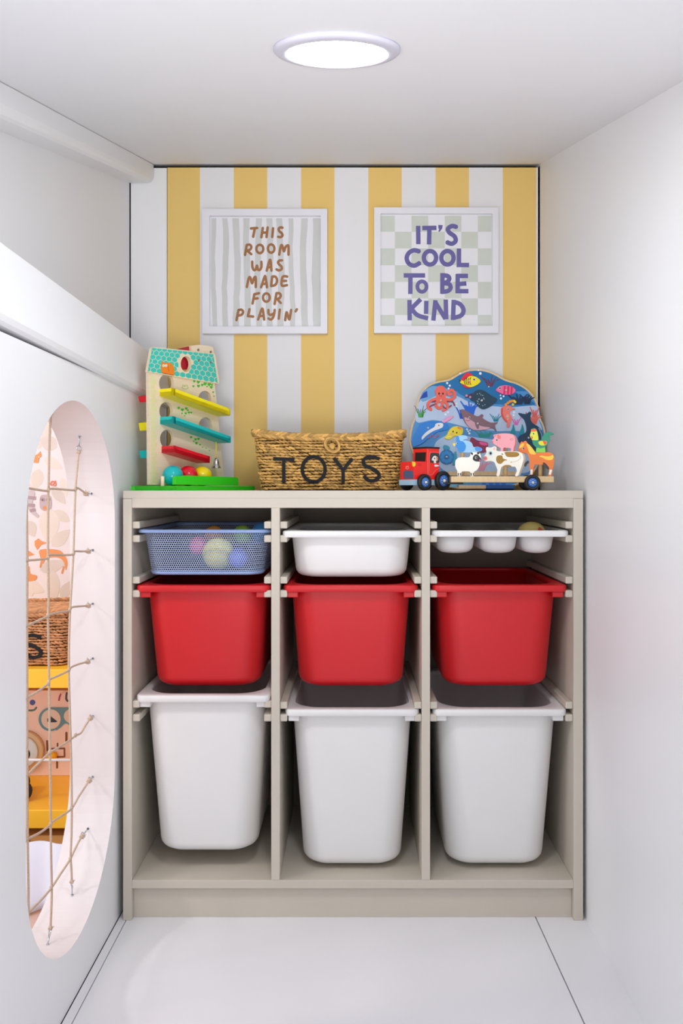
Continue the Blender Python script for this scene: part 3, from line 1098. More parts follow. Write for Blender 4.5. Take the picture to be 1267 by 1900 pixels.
NC, NR = 12, 5.0
for r in range(7):
    for c in range(-1, NC + 1):
        a0, b0 = (c + (.5 if r % 2 else 0) + .5) / NC, (r * 0.86 + .15) / NR
        if not (-0.02 < a0 < 1.02 and -0.06 < b0 < 1.08):
            continue
        q = []
        for k in range(6):
            an = PI / 6 + PI / 3 * k
            q.append((min(.995, max(.005, a0 + .5 * math.cos(an) / NC * 1.0)), min(.985, max(.01, b0 + .5 * math.sin(an) / NR * 1.02))))
        if max(p[0] for p in q) - min(p[0] for p in q) < .02 or max(p[1] for p in q) - min(p[1] for p in q) < .05:
            continue
        p = [bil(*k) for k in q]
        qc = bil(a0, b0)
        if ((qc[0] - 572) / 62) ** 2 + ((qc[1] - 282) / 92) ** 2 < 1:
            continue
        if any(((x - 572) / 56) ** 2 + ((y - 282) / 80) ** 2 < 1 for x, y in p):
            p = [(x, y) if ((x - 572) / 56) ** 2 + ((y - 282) / 80) ** 2 >= 1 else
                 (572 + (x - 572) / math.sqrt(((x - 572) / 63) ** 2 + ((y - 282) / 90) ** 2 + 1e-6), 282 + (y - 282) / math.sqrt(((x - 572) / 63) ** 2 + ((y - 282) / 90) ** 2 + 1e-6)) for x, y in p]
        mb.poly(TP, p, ROOFT, .004, .0046)
part('roof_scales', mb, tw, 'teal hexagonal roof scales', kind='stuff')
cat_ = [(352, 262), (362, 256), (378, 270), (400, 268), (440, 274), (462, 300), (472, 340), (468, 384), (430, 380), (356, 362), (350, 320)]
mb = MB().poly(TP, cat_rom(cat_, 3), P('cat_orange', 246, 138, 20), .0046, .0056)
for x in (372, 396):
    mb.poly(TP, ell(x, 296, 11, 13, 12), P('print_white', 250, 248, 238), .0056, .0058)
    mb.poly(TP, ell(x, 298, 3, 4, 8), BLACK, .0058, .006)
mb.stroke(TP, [(412, 300), (418, 330), (424, 352)], 4, P('cat_dark', 205, 84, 16), .0056, .0058)
mb.stroke(TP, [(358, 364), (400, 372), (466, 386)], 6, P('cat_dark', 205, 84, 16), .0056, .0058)
part('cat_picture', mb, tw, 'small painted orange cat')
# hopper on top, behind the roof
mb = MB().poly(TP, [(636, 108), (700, 100), (790, 108), (836, 122), (850, 186), (846, 260), (636, 240)], WOOD, -.006, -.030)
part('hopper_block', mb, tw)
mb = MB().poly(TP, [(484, 146), (640, 108), (640, 330), (520, 330)], P('hopper_red', 190, 30, 46), -.014, -.024)
part('hopper_panel', mb, tw, 'dark red panel')
for x, y, o_ in ((694, 148, -.006), (811, 168, -.006), (700, 246, .004), (811, 266, .004)):
    part('screw', MB().poly(TP, ell(x, y, 9, 12, 10), P('screw_steel', 150, 140, 130, .35, metal=.8), o_ - .001, o_ + .001), tw)
for q, m, col in (([(460, 505), (1000, 702), (1000, 766), (460, 574)], YEL, 'yellow'), ([(464, 770), (1004, 962), (1004, 1022), (464, 838)], TEAL, 'teal'), ([(478, 1048), (808, 1150), (806, 1212), (478, 1112)], RED, 'red')):
    mb = MB()
    mb.poly(TP, q, m, .042, .0376)                                   # outer side wall
    (xa, ya), (xb, yb2), (xc, yc), (xd, yd) = q
    fl_ = [(xa, ya + (yd - ya) * .45), (xb, yb2 + (yc - yb2) * .45), (xc, yc), (xd, yd)]
    mb.poly(TP, fl_, m, .042, .0)                                    # running floor
    e0 = [(xa, ya), (xa + 22, ya + 8), (xd + 22, yd + 8), (xd, yd)]
    mb.poly(TP, e0, m, .042, .0)
    e1 = [(xb - 22, yb2 - 8), (xb, yb2), (xc, yc), (xc - 22, yc - 8)]
    mb.poly(TP, e1, m, .042, .0)
    part('front_ramp', mb, tw, col + ' ramp')
for q, m, col in (([(134, 586), (640, 480), (640, 540), (146, 644)], RED, 'red'), ([(137, 836), (640, 730), (640, 800), (148, 908)], YEL, 'yellow'), ([(143, 1096), (640, 1010), (640, 1075), (152, 1166)], TEAL, 'teal')):
    part('rear_ramp', MB().poly(TP, q, m, -.046, -.0095), tw, col + ' ramp behind the board')
# painted stones, ivy, smile mark
mb = MB()
STN = P('print_stone', 232, 226, 166, .55)
rnd = random.Random(5)
for i in range(24):
    y = 392 + i * 42
    x0_ = 250 + (y - 392) * .012
    wv = 52 if i % 2 else 38
    mb.poly(TP, [(x0_, y), (x0_ + wv, y + 4), (x0_ + wv, y + 38), (x0_, y + 34)], STN, 0, .0003)
part('stone_print', mb, tw, 'painted pale yellow stones')
mb = MB()
LEAF = P('print_leaf', 66, 196, 34)
for cx, cy, r in ((660, 444, 12), (698, 452, 15), (652, 490, 11), (700, 488, 15), (735, 478, 13), (762, 468, 17), (800, 474, 17), (820, 500, 15), (838, 546, 9), (846, 584, 7), (780, 492, 8), (826, 478, 10),
                  (514, 694, 13), (548, 712, 15), (585, 700, 14), (610, 738, 12), (580, 745, 12), (632, 738, 9), (545, 745, 8), (570, 768, 7), (600, 716, 9),
                  (630, 970, 12), (672, 990, 13), (700, 985, 13), (680, 1025, 14), (714, 1040, 9), (655, 1008, 8), (738, 1064, 6), (770, 1072, 6), (802, 1096, 6)):
    mb.poly(TP, [(cx, cy + r), (cx - r, cy - r * .1), (cx - r * .55, cy - r), (cx, cy - r * .55), (cx + r * .55, cy - r), (cx + r, cy - r * .1)], LEAF, .0, .0004)
part('ivy_print', mb, tw, 'painted green ivy leaves', kind='stuff')
mb = MB()
LG = P('print_pale_green', 178, 206, 120)
mb.stroke(TP, [(542, 496), (560, 512), (585, 514), (606, 502)], 7, LG)
mb.stroke(TP, [(552, 478), (556, 494)], 6, LG)
mb.stroke(TP, [(564, 480), (572, 494), (580, 480)], 6, LG)
mb.stroke(TP, [(592, 478), (594, 496)], 6, LG)
part('maker_mark', mb, tw, 'small pale green smiling mark')
pk = TP.at(362, 1402, .060)
part('peg', MB().lathe((pk.x, pk.y, TO.z), (0, 0, 1), [(.0042, 0), (.0042, .0205), (.0035, .0215)], WOOD, 14), tw)
# bell on a yellow cord
b0, b1 = TP.at(866, 1012, .030), TP.at(868, 1168, .030)
bl = part('bell', MB().lathe(b1, (0, 0, -1), [(.0015, -.001), (.0045, 0), (.006, .003), (.0075, .010), (.009, .0175), (.0118, .0225), (.0122, .024), (.011, .024), (.007, .016)], P('chrome', 205, 205, 205, .12, metal=1.0), 24), tw, 'chrome bell')
part('bell_cord', MB().tube([b0, b1], .0009, YEL, 6), bl, 'yellow cord')
for cx, cy, m, lb in ((458, 1312, TEAL, 'teal wooden ball at the foot of the tower, behind the little peg'), (602, 1300, RED, 'red wooden ball between the teal and the yellow ball at the tower foot'), (735, 1298, YEL, 'yellow wooden ball below the bell at the tower foot')):
    c = TP.at(cx, cy, .044)
    r = min(c.z - TO.z, .0235)
    c.z = TO.z + r
    m = P('ball_gloss_' + lb.split()[0], *{'teal': (16, 186, 190), 'red': (228, 20, 44), 'yell': (250, 222, 8)}[lb.split()[0][:4]], 0.12)
    single('wooden_ball', MB().ball(c, r, m, 24, 16), c, lb, 'ball', 'balls of the marble-run tower')

# ================================================================ sea puzzle
PT = 0.17
pzn = V3((0, -math.cos(PT), math.sin(PT)))
PZ = Plane((0, .335, ZT), pzn, (1, 0, 0)).use(730, 670, 3.839)
pz = thing('sea_puzzle', W(885, 910, .335).xy.to_3d() + V3((0, 0, ZT)), 'wooden sea animal puzzle board with wavy outline, leaning behind the toy truck', 'puzzle')
outer = cat_rom([(575, 56), (640, 60), (710, 82), (800, 130), (880, 155), (950, 195), (1000, 250), (1033, 320), (1045, 400), (1075, 470), (1086, 560), (1070, 650), (1040, 720), (1000, 790), (930, 850), (850, 893), (700, 908), (560, 908), (440, 905),
                 (330, 870), (230, 800), (160, 700), (116, 600), (114, 530), (130, 450), (156, 380), (165, 300), (190, 230), (240, 175), (310, 145), (390, 130), (460, 90), (520, 64)], 3)
cx0, cy0 = 600, 480


def inset(p, k):
    d = math.hypot(p[0] - cx0, p[1] - cy0)
    return (p[0] + (cx0 - p[0]) / d * k, p[1] + (cy0 - p[1]) / d * k)


inner = [inset(p, 13) for p in outer]
part('board', MB().plate(PZ, outer, [], WOODP, 0, -.008), pz)


def pc(*rgb):
    return P('print_%02x%02x%02x' % rgb, *rgb, 0.45)


# the printed sea: bands of water, paler blues lightened for a glossy haze
SKYB, MIDB, PALE, DEEP = pc(8, 112, 172), pc(110, 166, 214), pc(186, 206, 234), pc(74, 148, 210)
mb = MB().poly(PZ, inner, DEEP, 0, .0004)


def clip_y(pts, y0_, y1_):
    def cut(q, f, yv):
        o_ = []
        for i in range(len(q)):
            a, b = q[i - 1], q[i]
            ia, ib = f(a[1]), f(b[1])
            if ia != ib:
                t_ = (yv - a[1]) / (b[1] - a[1])
                o_.append((a[0] + (b[0] - a[0]) * t_, yv))
            if ib:
                o_.append(b)
        return o_
    return cut(cut(pts, lambda y: y >= y0_, y0_), lambda y: y <= y1_, y1_)


mb.poly(PZ, clip_y(inner, 0, 215), SKYB, .0004, .0006)
mb.poly(PZ, cat_rom([(455, 210), (600, 190), (760, 180), (1005, 300), (900, 318), (760, 308), (640, 300), (520, 260)], 4), SKYB, .0006, .0008)
mb.poly(PZ, cat_rom([(195, 270), (330, 215), (455, 250), (560, 300), (700, 320), (840, 330), (1020, 320), (1035, 420), (1050, 500), (900, 520), (750, 500), (560, 480), (400, 440), (280, 420), (160, 430)], 4), PALE, .0006, .0008)
mb.poly(PZ, cat_rom([(200, 230), (250, 190), (300, 178), (430, 215), (440, 270), (330, 240), (210, 290)], 4), MIDB, .0008, .001)
mb.poly(PZ, [(188, 270), (212, 228), (238, 212), (243, 256)], pc(10, 62, 170), .0008, .0011)
mb.poly(PZ, cat_rom([(300, 580), (420, 520), (560, 540), (720, 560), (880, 560), (1060, 560), (1040, 690), (960, 790), (800, 800), (560, 800), (380, 790), (300, 700)], 4), pc(176, 200, 230), .0006, .0008)
mb.poly(PZ, cat_rom([(560, 490), (720, 500), (900, 500), (820, 545), (640, 545)], 4), pc(84, 150, 200), .0008, .001)
part('sea_print', mb, pz, 'printed blue sea')
part('ledge', MB().poly(PZ, [(386, 788), (872, 788), (876, 818), (386, 818)], WOODP, .001, .007), pz, 'pale wooden strip')
mb = MB()
for x0_, x1_, m in ((455, 645, WOODP), (645, 850, pc(32, 84, 150))):
    mb = MB().poly(PZ, [(x0_, 896), (x1_, 896), (x1_, 921), (x0_, 921)], m, -.012, .016)
    part('foot', mb, pz, 'blue foot' if m is not WOODP else 'bare wood foot')
# printed weeds and bubbles
mb = MB()


def weeds(cx, cy, n, L, spread, m, wd=11, h=.0012):
    for i in range(n):
        a = (i / (n - 1) - .5) * spread
        mb.stroke(PZ, [(cx + 6 * (i - n / 2), cy), (cx + 6 * (i - n / 2) + L * .5 * math.sin(a * .7), cy - L * .5), (cx + 6 * (i - n / 2) + L * math.sin(a), cy - L * (.8 + .2 * math.cos(i * 2)))], [wd, wd * .55], m, h, h + .0003, smooth=2)


weeds(690, 178, 6, 75, 1.6, pc(104, 52, 84), 9)
weeds(893, 302, 8, 66, 2.2, pc(12, 44, 84), 15)
weeds(955, 300, 6, 62, 1.2, pc(14, 40, 76), 13)
weeds(548, 375, 8, 88, 1.1, pc(12, 100, 216), 15)
weeds(490, 405, 4, 80, .9, pc(12, 84, 200), 13)
weeds(732, 428, 5, 52, 1.3, pc(10, 130, 160), 8)
weeds(876, 452, 4, 52, 1.2, pc(224, 110, 190), 9)
weeds(196, 398, 5, 80, .8, pc(44, 60, 70), 6)
weeds(198, 398, 5, 50, .9, pc(60, 170, 60), 9)
weeds(650, 540, 12, 40, 1.7, pc(10, 140, 130), 8)
weeds(430, 895, 7, 50, 1.2, pc(120, 190, 215), 8)
weeds(510, 900, 4, 40, .6, pc(70, 170, 190), 8)
weeds(630, 775, 6, 75, 1.6, pc(224, 150, 170), 13)
weeds(1002, 445, 6, 78, 1.1, pc(228, 110, 96), 13)
weeds(1008, 398, 4, 70, .7, pc(220, 100, 90), 11)
for x0_ in (640, 690, 735, 780):
    mb.poly(PZ, [(x0_, 896), (x0_ - 14, 866), (x0_ + 16, 866), (x0_ + 22, 896)], pc(18, 110, 214), .0012, .0015)
for cx in (848, 912):
    mb.poly(PZ, cat_rom([(cx - 20, 520), (cx - 4, 480), (cx + 4, 448), (cx + 16, 480), (cx + 20, 520), (cx, 530)], 3), pc(8, 146, 166), .0012, .0015)
for cx, cy, r in ((618, 88, 10), (382, 157, 8), (400, 175, 8), (392, 195, 7), (678, 178, 8), (692, 168, 6), (765, 266, 8), (784, 250, 7), (762, 244, 6), (448, 304, 7), (450, 322, 7), (388, 364, 8), (370, 380, 9), (524, 486, 7), (540, 515, 8), (532, 500, 6), (545, 492, 5), (858, 365, 8), (855, 385, 8), (475, 88, 7), (605, 66, 6)):
    mb.poly(PZ, ell(cx, cy, r, r, 10), pc(236, 240, 246), .0012, .0015)
part('weed_print', mb, pz, 'printed sea weeds and white bubbles', kind='stuff')
H0, H1 = .0012, .0048                                # the loose pieces stand proud of the board


def piece(shapes, label, details):
    mb = MB()
    for fn in shapes:
        fn(mb)
    for fn in details:
        fn(mb)
    part('puzzle_piece', mb, pz, label)


def py_(pts, m, lv=0, sm=3):
    q = cat_rom(pts, sm) if sm else pts
    return lambda mb: mb.poly(PZ, q, m, H0 if lv == 0 else H1 + .0003 * (lv - 1), H1 + .0003 * lv)


def st_(pts, wd, m, lv=0):
    return lambda mb: mb.stroke(PZ, pts, wd, m, H0 if lv == 0 else H1 + .0003 * (lv - 1), H1 + .0003 * lv)


def el_(cx, cy, rx, ry, m, lv=0, rot=0.0):
    return lambda mb: mb.poly(PZ, ell(cx, cy, rx, ry, 18, rot), m, H0 if lv == 0 else H1 + .0003 * (lv - 1), H1 + .0003 * lv)


def knob(cx, cy):
    return lambda mb: mb.lathe(PZ.at(cx, cy, H1), pzn, [(.0026, 0), (.0026, .003), (.0018, .0038)], pc(214, 206, 196), 12)


def eye(cx, cy, r=5):
    return lambda mb: (mb.poly(PZ, ell(cx, cy, r * 1.5, r * 1.6, 12), pc(240, 236, 232), H1, H1 + .0011), mb.poly(PZ, ell(cx + 1, cy, r, r * 1.1, 10), pc(20, 20, 26), H1 + .0011, H1 + .0014))


OC, OD = pc(238, 104, 88), pc(140, 48, 74)
piece([py_([(295, 215), (310, 186), (335, 177), (362, 188), (376, 220), (370, 265), (372, 290), (336, 300), (302, 285), (304, 255)], OC),
       st_([(370, 275), (400, 278), (430, 262), (434, 228), (412, 208), (388, 222), (396, 240), (410, 236)], 20, OC), st_([(312, 270), (278, 278), (248, 300), (246, 330), (266, 346)], 20, OC),
       st_([(315, 285), (300, 315), (322, 338), (345, 322), (345, 300)], 20, OC), st_([(358, 285), (382, 312), (380, 336), (352, 352)], 19, OC),
       st_([(300, 290), (262, 292)], 9, OD), st_([(302, 308), (270, 318), (258, 330)], 9, OD), st_([(378, 290), (420, 292), (434, 316)], 9, OD), st_([(352, 322), (372, 340), (410, 318)], 9, OD)],
      'red octopus piece', [el_(324, 232, 6, 8, pc(30, 24, 30), 1), el_(352, 232, 6, 8, pc(30, 24, 30), 1), st_([(326, 246), (336, 250), (346, 245)], 3, OD, 1), knob(337, 282)])
piece([py_([(478, 142), (500, 100), (530, 84), (560, 100), (572, 140), (556, 185), (522, 194), (496, 178)], pc(226, 40, 60)), py_([(472, 132), (500, 140), (540, 108), (585, 112), (620, 142), (590, 172), (545, 186), (505, 168), (474, 154)], pc(248, 226, 20), 1)],
      'yellow striped fish piece', [st_([(510 + i * 13, 122 - 4 * (i % 2)), (503 + i * 13, 145), (512 + i * 13, 168)], 5, pc(34, 30, 30), 2) for i in range(4)] + [el_(540, 146, 9, 9, pc(236, 90, 60), 3), eye(573, 131, 6), py_([(470, 128), (482, 140), (470, 152)], pc(24, 24, 30), 1, 0), knob(537, 142)])
piece([py_([(728, 208), (752, 184), (790, 174), (832, 182), (866, 205), (858, 228), (830, 240), (785, 240), (752, 226)], pc(246, 108, 164))],
      'pink striped fish piece', [py_([(785 + k, 178), (800 + k, 178), (795 + k, 236), (782 + k, 236)], pc(222, 48, 90), 1, 0) for k in (0, 26, 50)] + [eye(757, 193, 6), knob(800, 210)])
piece([py_([(545, 275), (570, 225), (610, 206), (650, 218), (700, 252), (735, 272), (720, 300), (680, 330), (635, 345), (600, 322), (575, 290)], pc(24, 62, 84)), st_([(575, 235), (545, 240), (515, 258)], 10, pc(70, 44, 84))],
      'dark speckled ray piece', [el_(620 + 38 * math.cos(i * 2.4) * (i % 4 + 1) / 3, 275 + 34 * math.sin(i * 2.4) * (i % 4 + 1) / 3, 3, 3, pc(190, 214, 220), 1) for i in range(16)] + [el_(520, 246, 9, 9, pc(226, 140, 150), 1), el_(546, 256, 8, 8, pc(226, 140, 150), 1), knob(627, 282)])
SH = pc(132, 100, 112)
piece([py_([(478, 350), (505, 350), (560, 380), (600, 396), (625, 380), (640, 392), (632, 408), (690, 440), (742, 438), (720, 460), (732, 502), (700, 478), (640, 492), (570, 492), (520, 455), (490, 400)], SH)],
      'brown shark piece', [py_([(505, 400), (560, 425), (620, 462), (690, 474), (640, 490), (570, 490), (525, 455)], pc(214, 168, 184), 1), py_([(580, 435), (608, 440), (604, 485), (588, 470)], SH, 2), eye(540, 404, 5), st_([(515, 420), (530, 425), (545, 420)], 4, pc(190, 70, 90), 2), knob(598, 446)])
SHO = pc(240, 128, 116)
piece([py_([(770, 330), (800, 320), (835, 322), (845, 345), (825, 370), (842, 400), (835, 430), (820, 472), (805, 465), (808, 440), (785, 420), (768, 390), (764, 355)], SHO), st_([(845, 340), (860, 344)], 8, SHO)],
      'coral seahorse piece', [st_([(775, 340), (772, 370), (785, 405), (805, 430)], 12, pc(224, 82, 74), 1), eye(815, 342, 5), el_(812, 400, 10, 20, pc(248, 170, 150), 1), knob(808, 400)] + [el_(x, y, 10, 10, pc(240, 150, 40), 1) for x, y in ((800, 310), (815, 298), (830, 288), (845, 284))] + [el_(x, y, 9, 9, pc(240, 212, 50), 1) for x, y in ((850, 310), (866, 292), (858, 284))])
NB = pc(28, 130, 218)
piece([py_([(205, 445), (260, 432), (310, 432), (355, 440), (392, 462), (380, 490), (330, 500), (290, 520), (240, 560), (200, 590), (140, 610), (130, 560), (160, 500), (180, 460)], NB), py_([(345, 432), (385, 400), (425, 392), (420, 405), (362, 442)], pc(240, 160, 206))],
      'blue narwhal piece', [py_([(352, 445), (350, 470), (320, 485), (280, 500), (230, 535), (205, 560), (202, 540), (240, 500), (290, 470), (300, 448), (325, 440)], pc(240, 240, 244), 1), eye(322, 458, 4)] + [el_(250 + 14 * i, 545 - 9 * (i % 3), 5, 6, pc(220, 84, 110), 1) for i in range(6)] + [knob(245, 478)])
piece([py_([(392, 500), (420, 472), (455, 466), (490, 480), (492, 515), (470, 535), (430, 535), (400, 560), (362, 548), (380, 525)], pc(244, 222, 50))],
      'yellow puffer fish piece', [el_(470, 478, 18, 8, pc(240, 150, 90), 1, .5), el_(424, 502, 4, 6, BLACK, 1), el_(450, 510, 4, 6, BLACK, 1), el_(412, 520, 7, 5, pc(244, 150, 170), 1), st_([(375, 545), (410, 535)], 6, pc(250, 240, 150), 1)])
WH = pc(22, 62, 92)
piece([py_([(888, 372), (920, 378), (945, 378), (968, 362), (980, 375), (972, 400), (985, 440), (1040, 480), (1062, 540), (1050, 600), (990, 650), (900, 590), (890, 540), (940, 510), (945, 470), (930, 420), (905, 395)], WH)],
      'dark blue whale piece', [st_([(1035, 480), (1056, 530), (1055, 590)], 7, pc(150, 180, 210), 1), knob(960, 548)])
TB = pc(20, 112, 180)
piece([el_(378, 684, 52, 52, TB), py_([(360, 600), (392, 608), (400, 628), (362, 632), (352, 615)], pc(40, 150, 180)), py_([(428, 660), (446, 650), (450, 720), (436, 742), (420, 735)], pc(40, 150, 180))],
      'blue turtle piece', [el_(378 + 32 * math.cos(k * PI / 4), 684 + 32 * math.sin(k * PI / 4), 13, 13, pc(36, 140, 206), 1) for k in range(8)] + [el_(378, 684, 15, 15, pc(10, 90, 160), 1), knob(378, 684)])
piece([py_([(545, 560), (560, 545), (600, 568), (660, 580), (672, 600), (660, 645), (600, 650), (560, 620), (548, 590)], pc(150, 44, 84))],
      'maroon crab piece', [py_([(610, 575), (660, 582), (668, 600), (625, 598)], pc(238, 90, 160), 1)])

# ================================================================ toy truck with trailer
b_ = math.radians(35)
tf, ts = V3((-math.cos(b_), -math.sin(b_), 0)), V3((math.sin(b_), -math.cos(b_), 0))
CN = W(767.6, 905, .073)
CN.z = ZT
UPV = V3((0, 0, 1))
TRED = P('truck_red', 244, 42, 36, .35)
TBLK = P('truck_black', 26, 24, 28, .4)
BUMP = P('bumper_blue', 166, 200, 224, .45)
TYRE = P('tyre_black', 22, 22, 26, .5)
HUB = P('hub_blue', 56, 112, 196, .4)
tk = thing('toy_truck', (CN.x + .03, CN.y + .03, ZT), 'red wooden toy truck with black tyres pulling a plank trailer', 'toy truck')
FACE = Plane(CN, tf, -ts.cross(UPV).cross(UPV) if False else None)
FRONT = Plane(CN, tf).use(730, 800, 7.453)
CABF = Plane(CN - tf * .038, tf).use(730, 800, 7.453)
SIDE = Plane(CN, ts).use(730, 800, 7.453)
TWD = .048


def tbox(o, a, b, c, m, bv=0):
    return MB().obox(o, a, b, c, m)


part('chassis', MB().obox(CN + UPV * .012 + tf * .003 - ts * -.001, -tf * .083, -ts * (TWD + .002), UPV * .0125, BUMP), tk, 'pale blue bumper and chassis')
part('hood', MB().obox(CN + UPV * .0245, -tf * .0385, -ts * TWD, UPV * .0405, TRED), tk)
part('cab', MB().obox(CN - tf * .038 + UPV * .0245, -tf * .037, -ts * TWD, UPV * .071, TRED), tk)
part('cab_roof', MB().obox(CN - tf * .037 + UPV * .0955 + ts * .001, -tf * .039, -ts * (TWD + .002), UPV * .0038, TBLK), tk, 'black roof slab')
part('windshield', MB().poly(CABF, [(304, 296), (450, 290), (440, 418), (300, 412)], TBLK, 0, .0006), tk, 'black windshield')
mb = MB().poly(SIDE, cat_rom([(512, 310), (540, 300), (610, 305), (630, 330), (630, 430), (560, 438), (506, 432), (504, 360)], 2), P('window_grey', 62, 58, 60, .4), 0, .0005)
mb.poly(SIDE, cat_rom([(528, 400), (545, 355), (575, 340), (600, 365), (602, 400), (585, 415), (588, 440), (558, 440), (555, 410)], 3), P('dog_white', 240, 234, 226), .0005, .0008)
mb.poly(SIDE, cat_rom([(592, 350), (612, 360), (616, 395), (604, 412), (594, 395)], 3), P('dog_ear', 214, 134, 110), .0008, .001)
mb.poly(SIDE, ell(568, 378, 8, 12, 12), P('dog_eye', 60, 40, 40), .0008, .001)
part('side_window', mb, tk, 'side window with a white dog driver')
mb = MB()
for q, wd in (([(473, 250), (470, 600)], 5), ([(500, 290), (492, 450), (488, 610), (540, 600), (580, 540), (635, 510)], 4), ([(500, 290), (635, 292)], 4)):
    mb.stroke(SIDE, q, wd, P('line_pink', 250, 130, 120), 0, .0003, smooth=0)
mb.poly(SIDE, cat_rom([(565, 478), (575, 462), (625, 474), (622, 484), (575, 492)], 3), P('door_handle', 240, 240, 240), .0, .0008)
for yy in (445, 460, 475):
    mb.stroke(SIDE, [(335, yy), (385, yy + 2)], 5, P('vent_dark', 190, 20, 26), 0, .0003, smooth=0)
part('door_print', mb, tk, 'painted door lines and white handle')
mb = MB().poly(FRONT, cat_rom([(140, 655), (138, 560), (160, 545), (255, 545), (274, 565), (278, 655)], 1), P('grille_grey', 78, 92, 124, .45), 0, .0006)
mb.ring(FRONT, 207, 604, 0.1, 0.1, .1, TRED)
part('grille', mb, tk, 'slate grey grille')
part('headlight', MB().poly(SIDE, cat_rom([(276, 424), (296, 432), (302, 456), (292, 484), (274, 490)], 2), P('lamp_yellow', 248, 214, 50), 0, .0008), tk, 'yellow headlight')
part('headlight', MB().poly(FRONT, cat_rom([(258, 424), (275, 424), (273, 490), (262, 470)], 2), P('lamp_yellow', 248, 214, 50), 0, .0008), tk, 'yellow headlight')
mb = MB()
LP_ = P('mark_pale', 250, 170, 165)
mb.stroke(FRONT, [(168, 505), (180, 520), (200, 522), (214, 508)], 5, LP_, 0, .0003)
for q in ([(172, 484), (174, 500)], [(182, 484), (190, 500), (196, 484)], [(206, 484), (206, 500)]):
    mb.stroke(FRONT, q, 5, LP_, 0, .0003, smooth=0)
part('maker_mark', mb, tk, 'small pale smiling mark')


def wheel(c, ax, r, wd, parent=None):
    wm = part('wheel', MB().lathe(c, ax, [(r * .62, 0), (r * .9, 0), (r, wd * .2), (r, wd * .8), (r * .92, wd), (r * .62, wd * 1.02), (r * .6, wd * .85), (0, wd * .85)], TYRE, 28), parent or tk)
    hm = MB().lathe(V3(c) + V3(ax).normalized() * wd * .85, ax, [(r * .6, 0), (r * .58, .0012), (r * .2, .0016), (0, .0016)], HUB, 24)
    axv = V3(ax).normalized()
    a = axv.orthogonal().normalized()
    b = axv.cross(a)
    for k in range(8):
        q = V3(c) + axv * (wd * .85 + .0014) + (a * math.cos(k * PI / 4) + b * math.sin(k * PI / 4)) * r * .36
        hm.lathe(q, ax, [(r * .05, 0), (r * .05, .0006)], P('hub_dots', 170, 205, 235), 8)
    part('hub', hm, wm, 'blue hub with pale dots')
    part('axle_cap', MB().lathe(V3(c) + axv * wd * .9, ax, [(r * .17, 0), (r * .17, .0025), (r * .1, .0042), (0, .0046)], WOOD, 14), wm)


def ground(p, r):
    return V3((p.x, p.y, ZT + r))


for cx, cy, r in ((405, 705, .0185), (660, 682, .0222)):
    p = SIDE.at(cx, cy, .002)
    wheel(ground(p, r), ts, r, .0105)
    q = p - ts * (TWD + .0045)
    wheel(ground(q, r), -ts, r, .0105)
# trailer
y_t = .088
e0, e1 = W(837, 890, y_t), W(1027.5, 890, y_t)
zt0, zt1 = W(900, 895, y_t).z, W(900, 883.6, y_t).z
part('trailer_plank', MB().bbox((e0.x, y_t, zt0), (e1.x, y_t + .048, zt1), WOODP, .001), tk)
hp = SIDE.at(772, 690, -.024)
part('hitch', MB().bbox((e0.x - .020, y_t + .019, zt0 - .004), (e0.x + .03, y_t + .029, zt0), TBLK, .001), tk)
wc = W(986.6, 895, y_t - .002)
wheel(ground(wc, .0178), (0, -1, 0), .0178, .0105)
wheel(ground(V3((wc.x + .0, y_t + .0502, 0)), .0178), (0, 1, 0), .0178, .0105)
for px, ph in ((858, .078), (938, .086), (1002.5, .083)):
    p = W(px, 880, y_t + .027)
    part('dowel', MB().lathe((p.x, y_t + .029, zt1), (0, 0, 1), [(.0046, 0), (.0046, ph - .002), (.003, ph)], WOODP, 16), tk)

# ================================================================ stacking animals (each on a dowel)
ATH = 0.0165


def animal(name, label, px, crop, outline, m, yaw, draw, cat, side=None, y=.094):
    a = math.radians(yaw)
    n = V3((-math.sin(a), -math.cos(a), 0))
    pl_ = Plane(W(px, 880, y), n).use(*crop)
    lo = max(p[1] for p in outline)
    base = pl_.at(sum(p[0] for p in outline) / len(outline), lo)
    t = thing(name, base, label, cat, 'stacking wooden animals on the truck trailer')
    mb = MB()
    q = cat_rom(outline, 3)
    f = [pl_.at(x, y_) for x, y_ in q]
    mid = sum(p[0] for p in outline) / len(outline)
    mb.poly(pl_, q, m, 0, -ATH)
    part('body', mb, t)
    for nm, lb, fn in draw:
        d = MB()
        fn(d, pl_)
        part(nm, d, t, lb)
    return t


K3 = (880, 780, 7.453)
K2 = (730, 800, 7.453)
BRN = pc(164, 124, 50)
IV = P('animal_ivory', 248, 244, 232, .45)
EYEW, EYEB = P('eye_white', 244, 244, 240), P('eye_black', 24, 26, 34)


def eyes(cx, cy, r, ring_=None, off=.0002):
    def fn(mb, pl_):
        if ring_:
            mb.poly(pl_, ell(cx, cy, r * 1.7, r * 1.8, 14), ring_, off, off + .0003)
        mb.poly(pl_, ell(cx, cy, r * 1.3, r * 1.35, 14), EYEW, off + .0003, off + .0005)
        mb.poly(pl_, ell(cx + 2, cy, r, r * 1.1, 12), EYEB, off + .0005, off + .0008)
    return fn


def polys(*lst):
    def fn(mb, pl_):
        for k, (pts, m, *r) in enumerate(lst):
            mb.poly(pl_, cat_rom(pts, 3) if not r else pts, m, 0, .0004 + .0001 * k)
    return fn


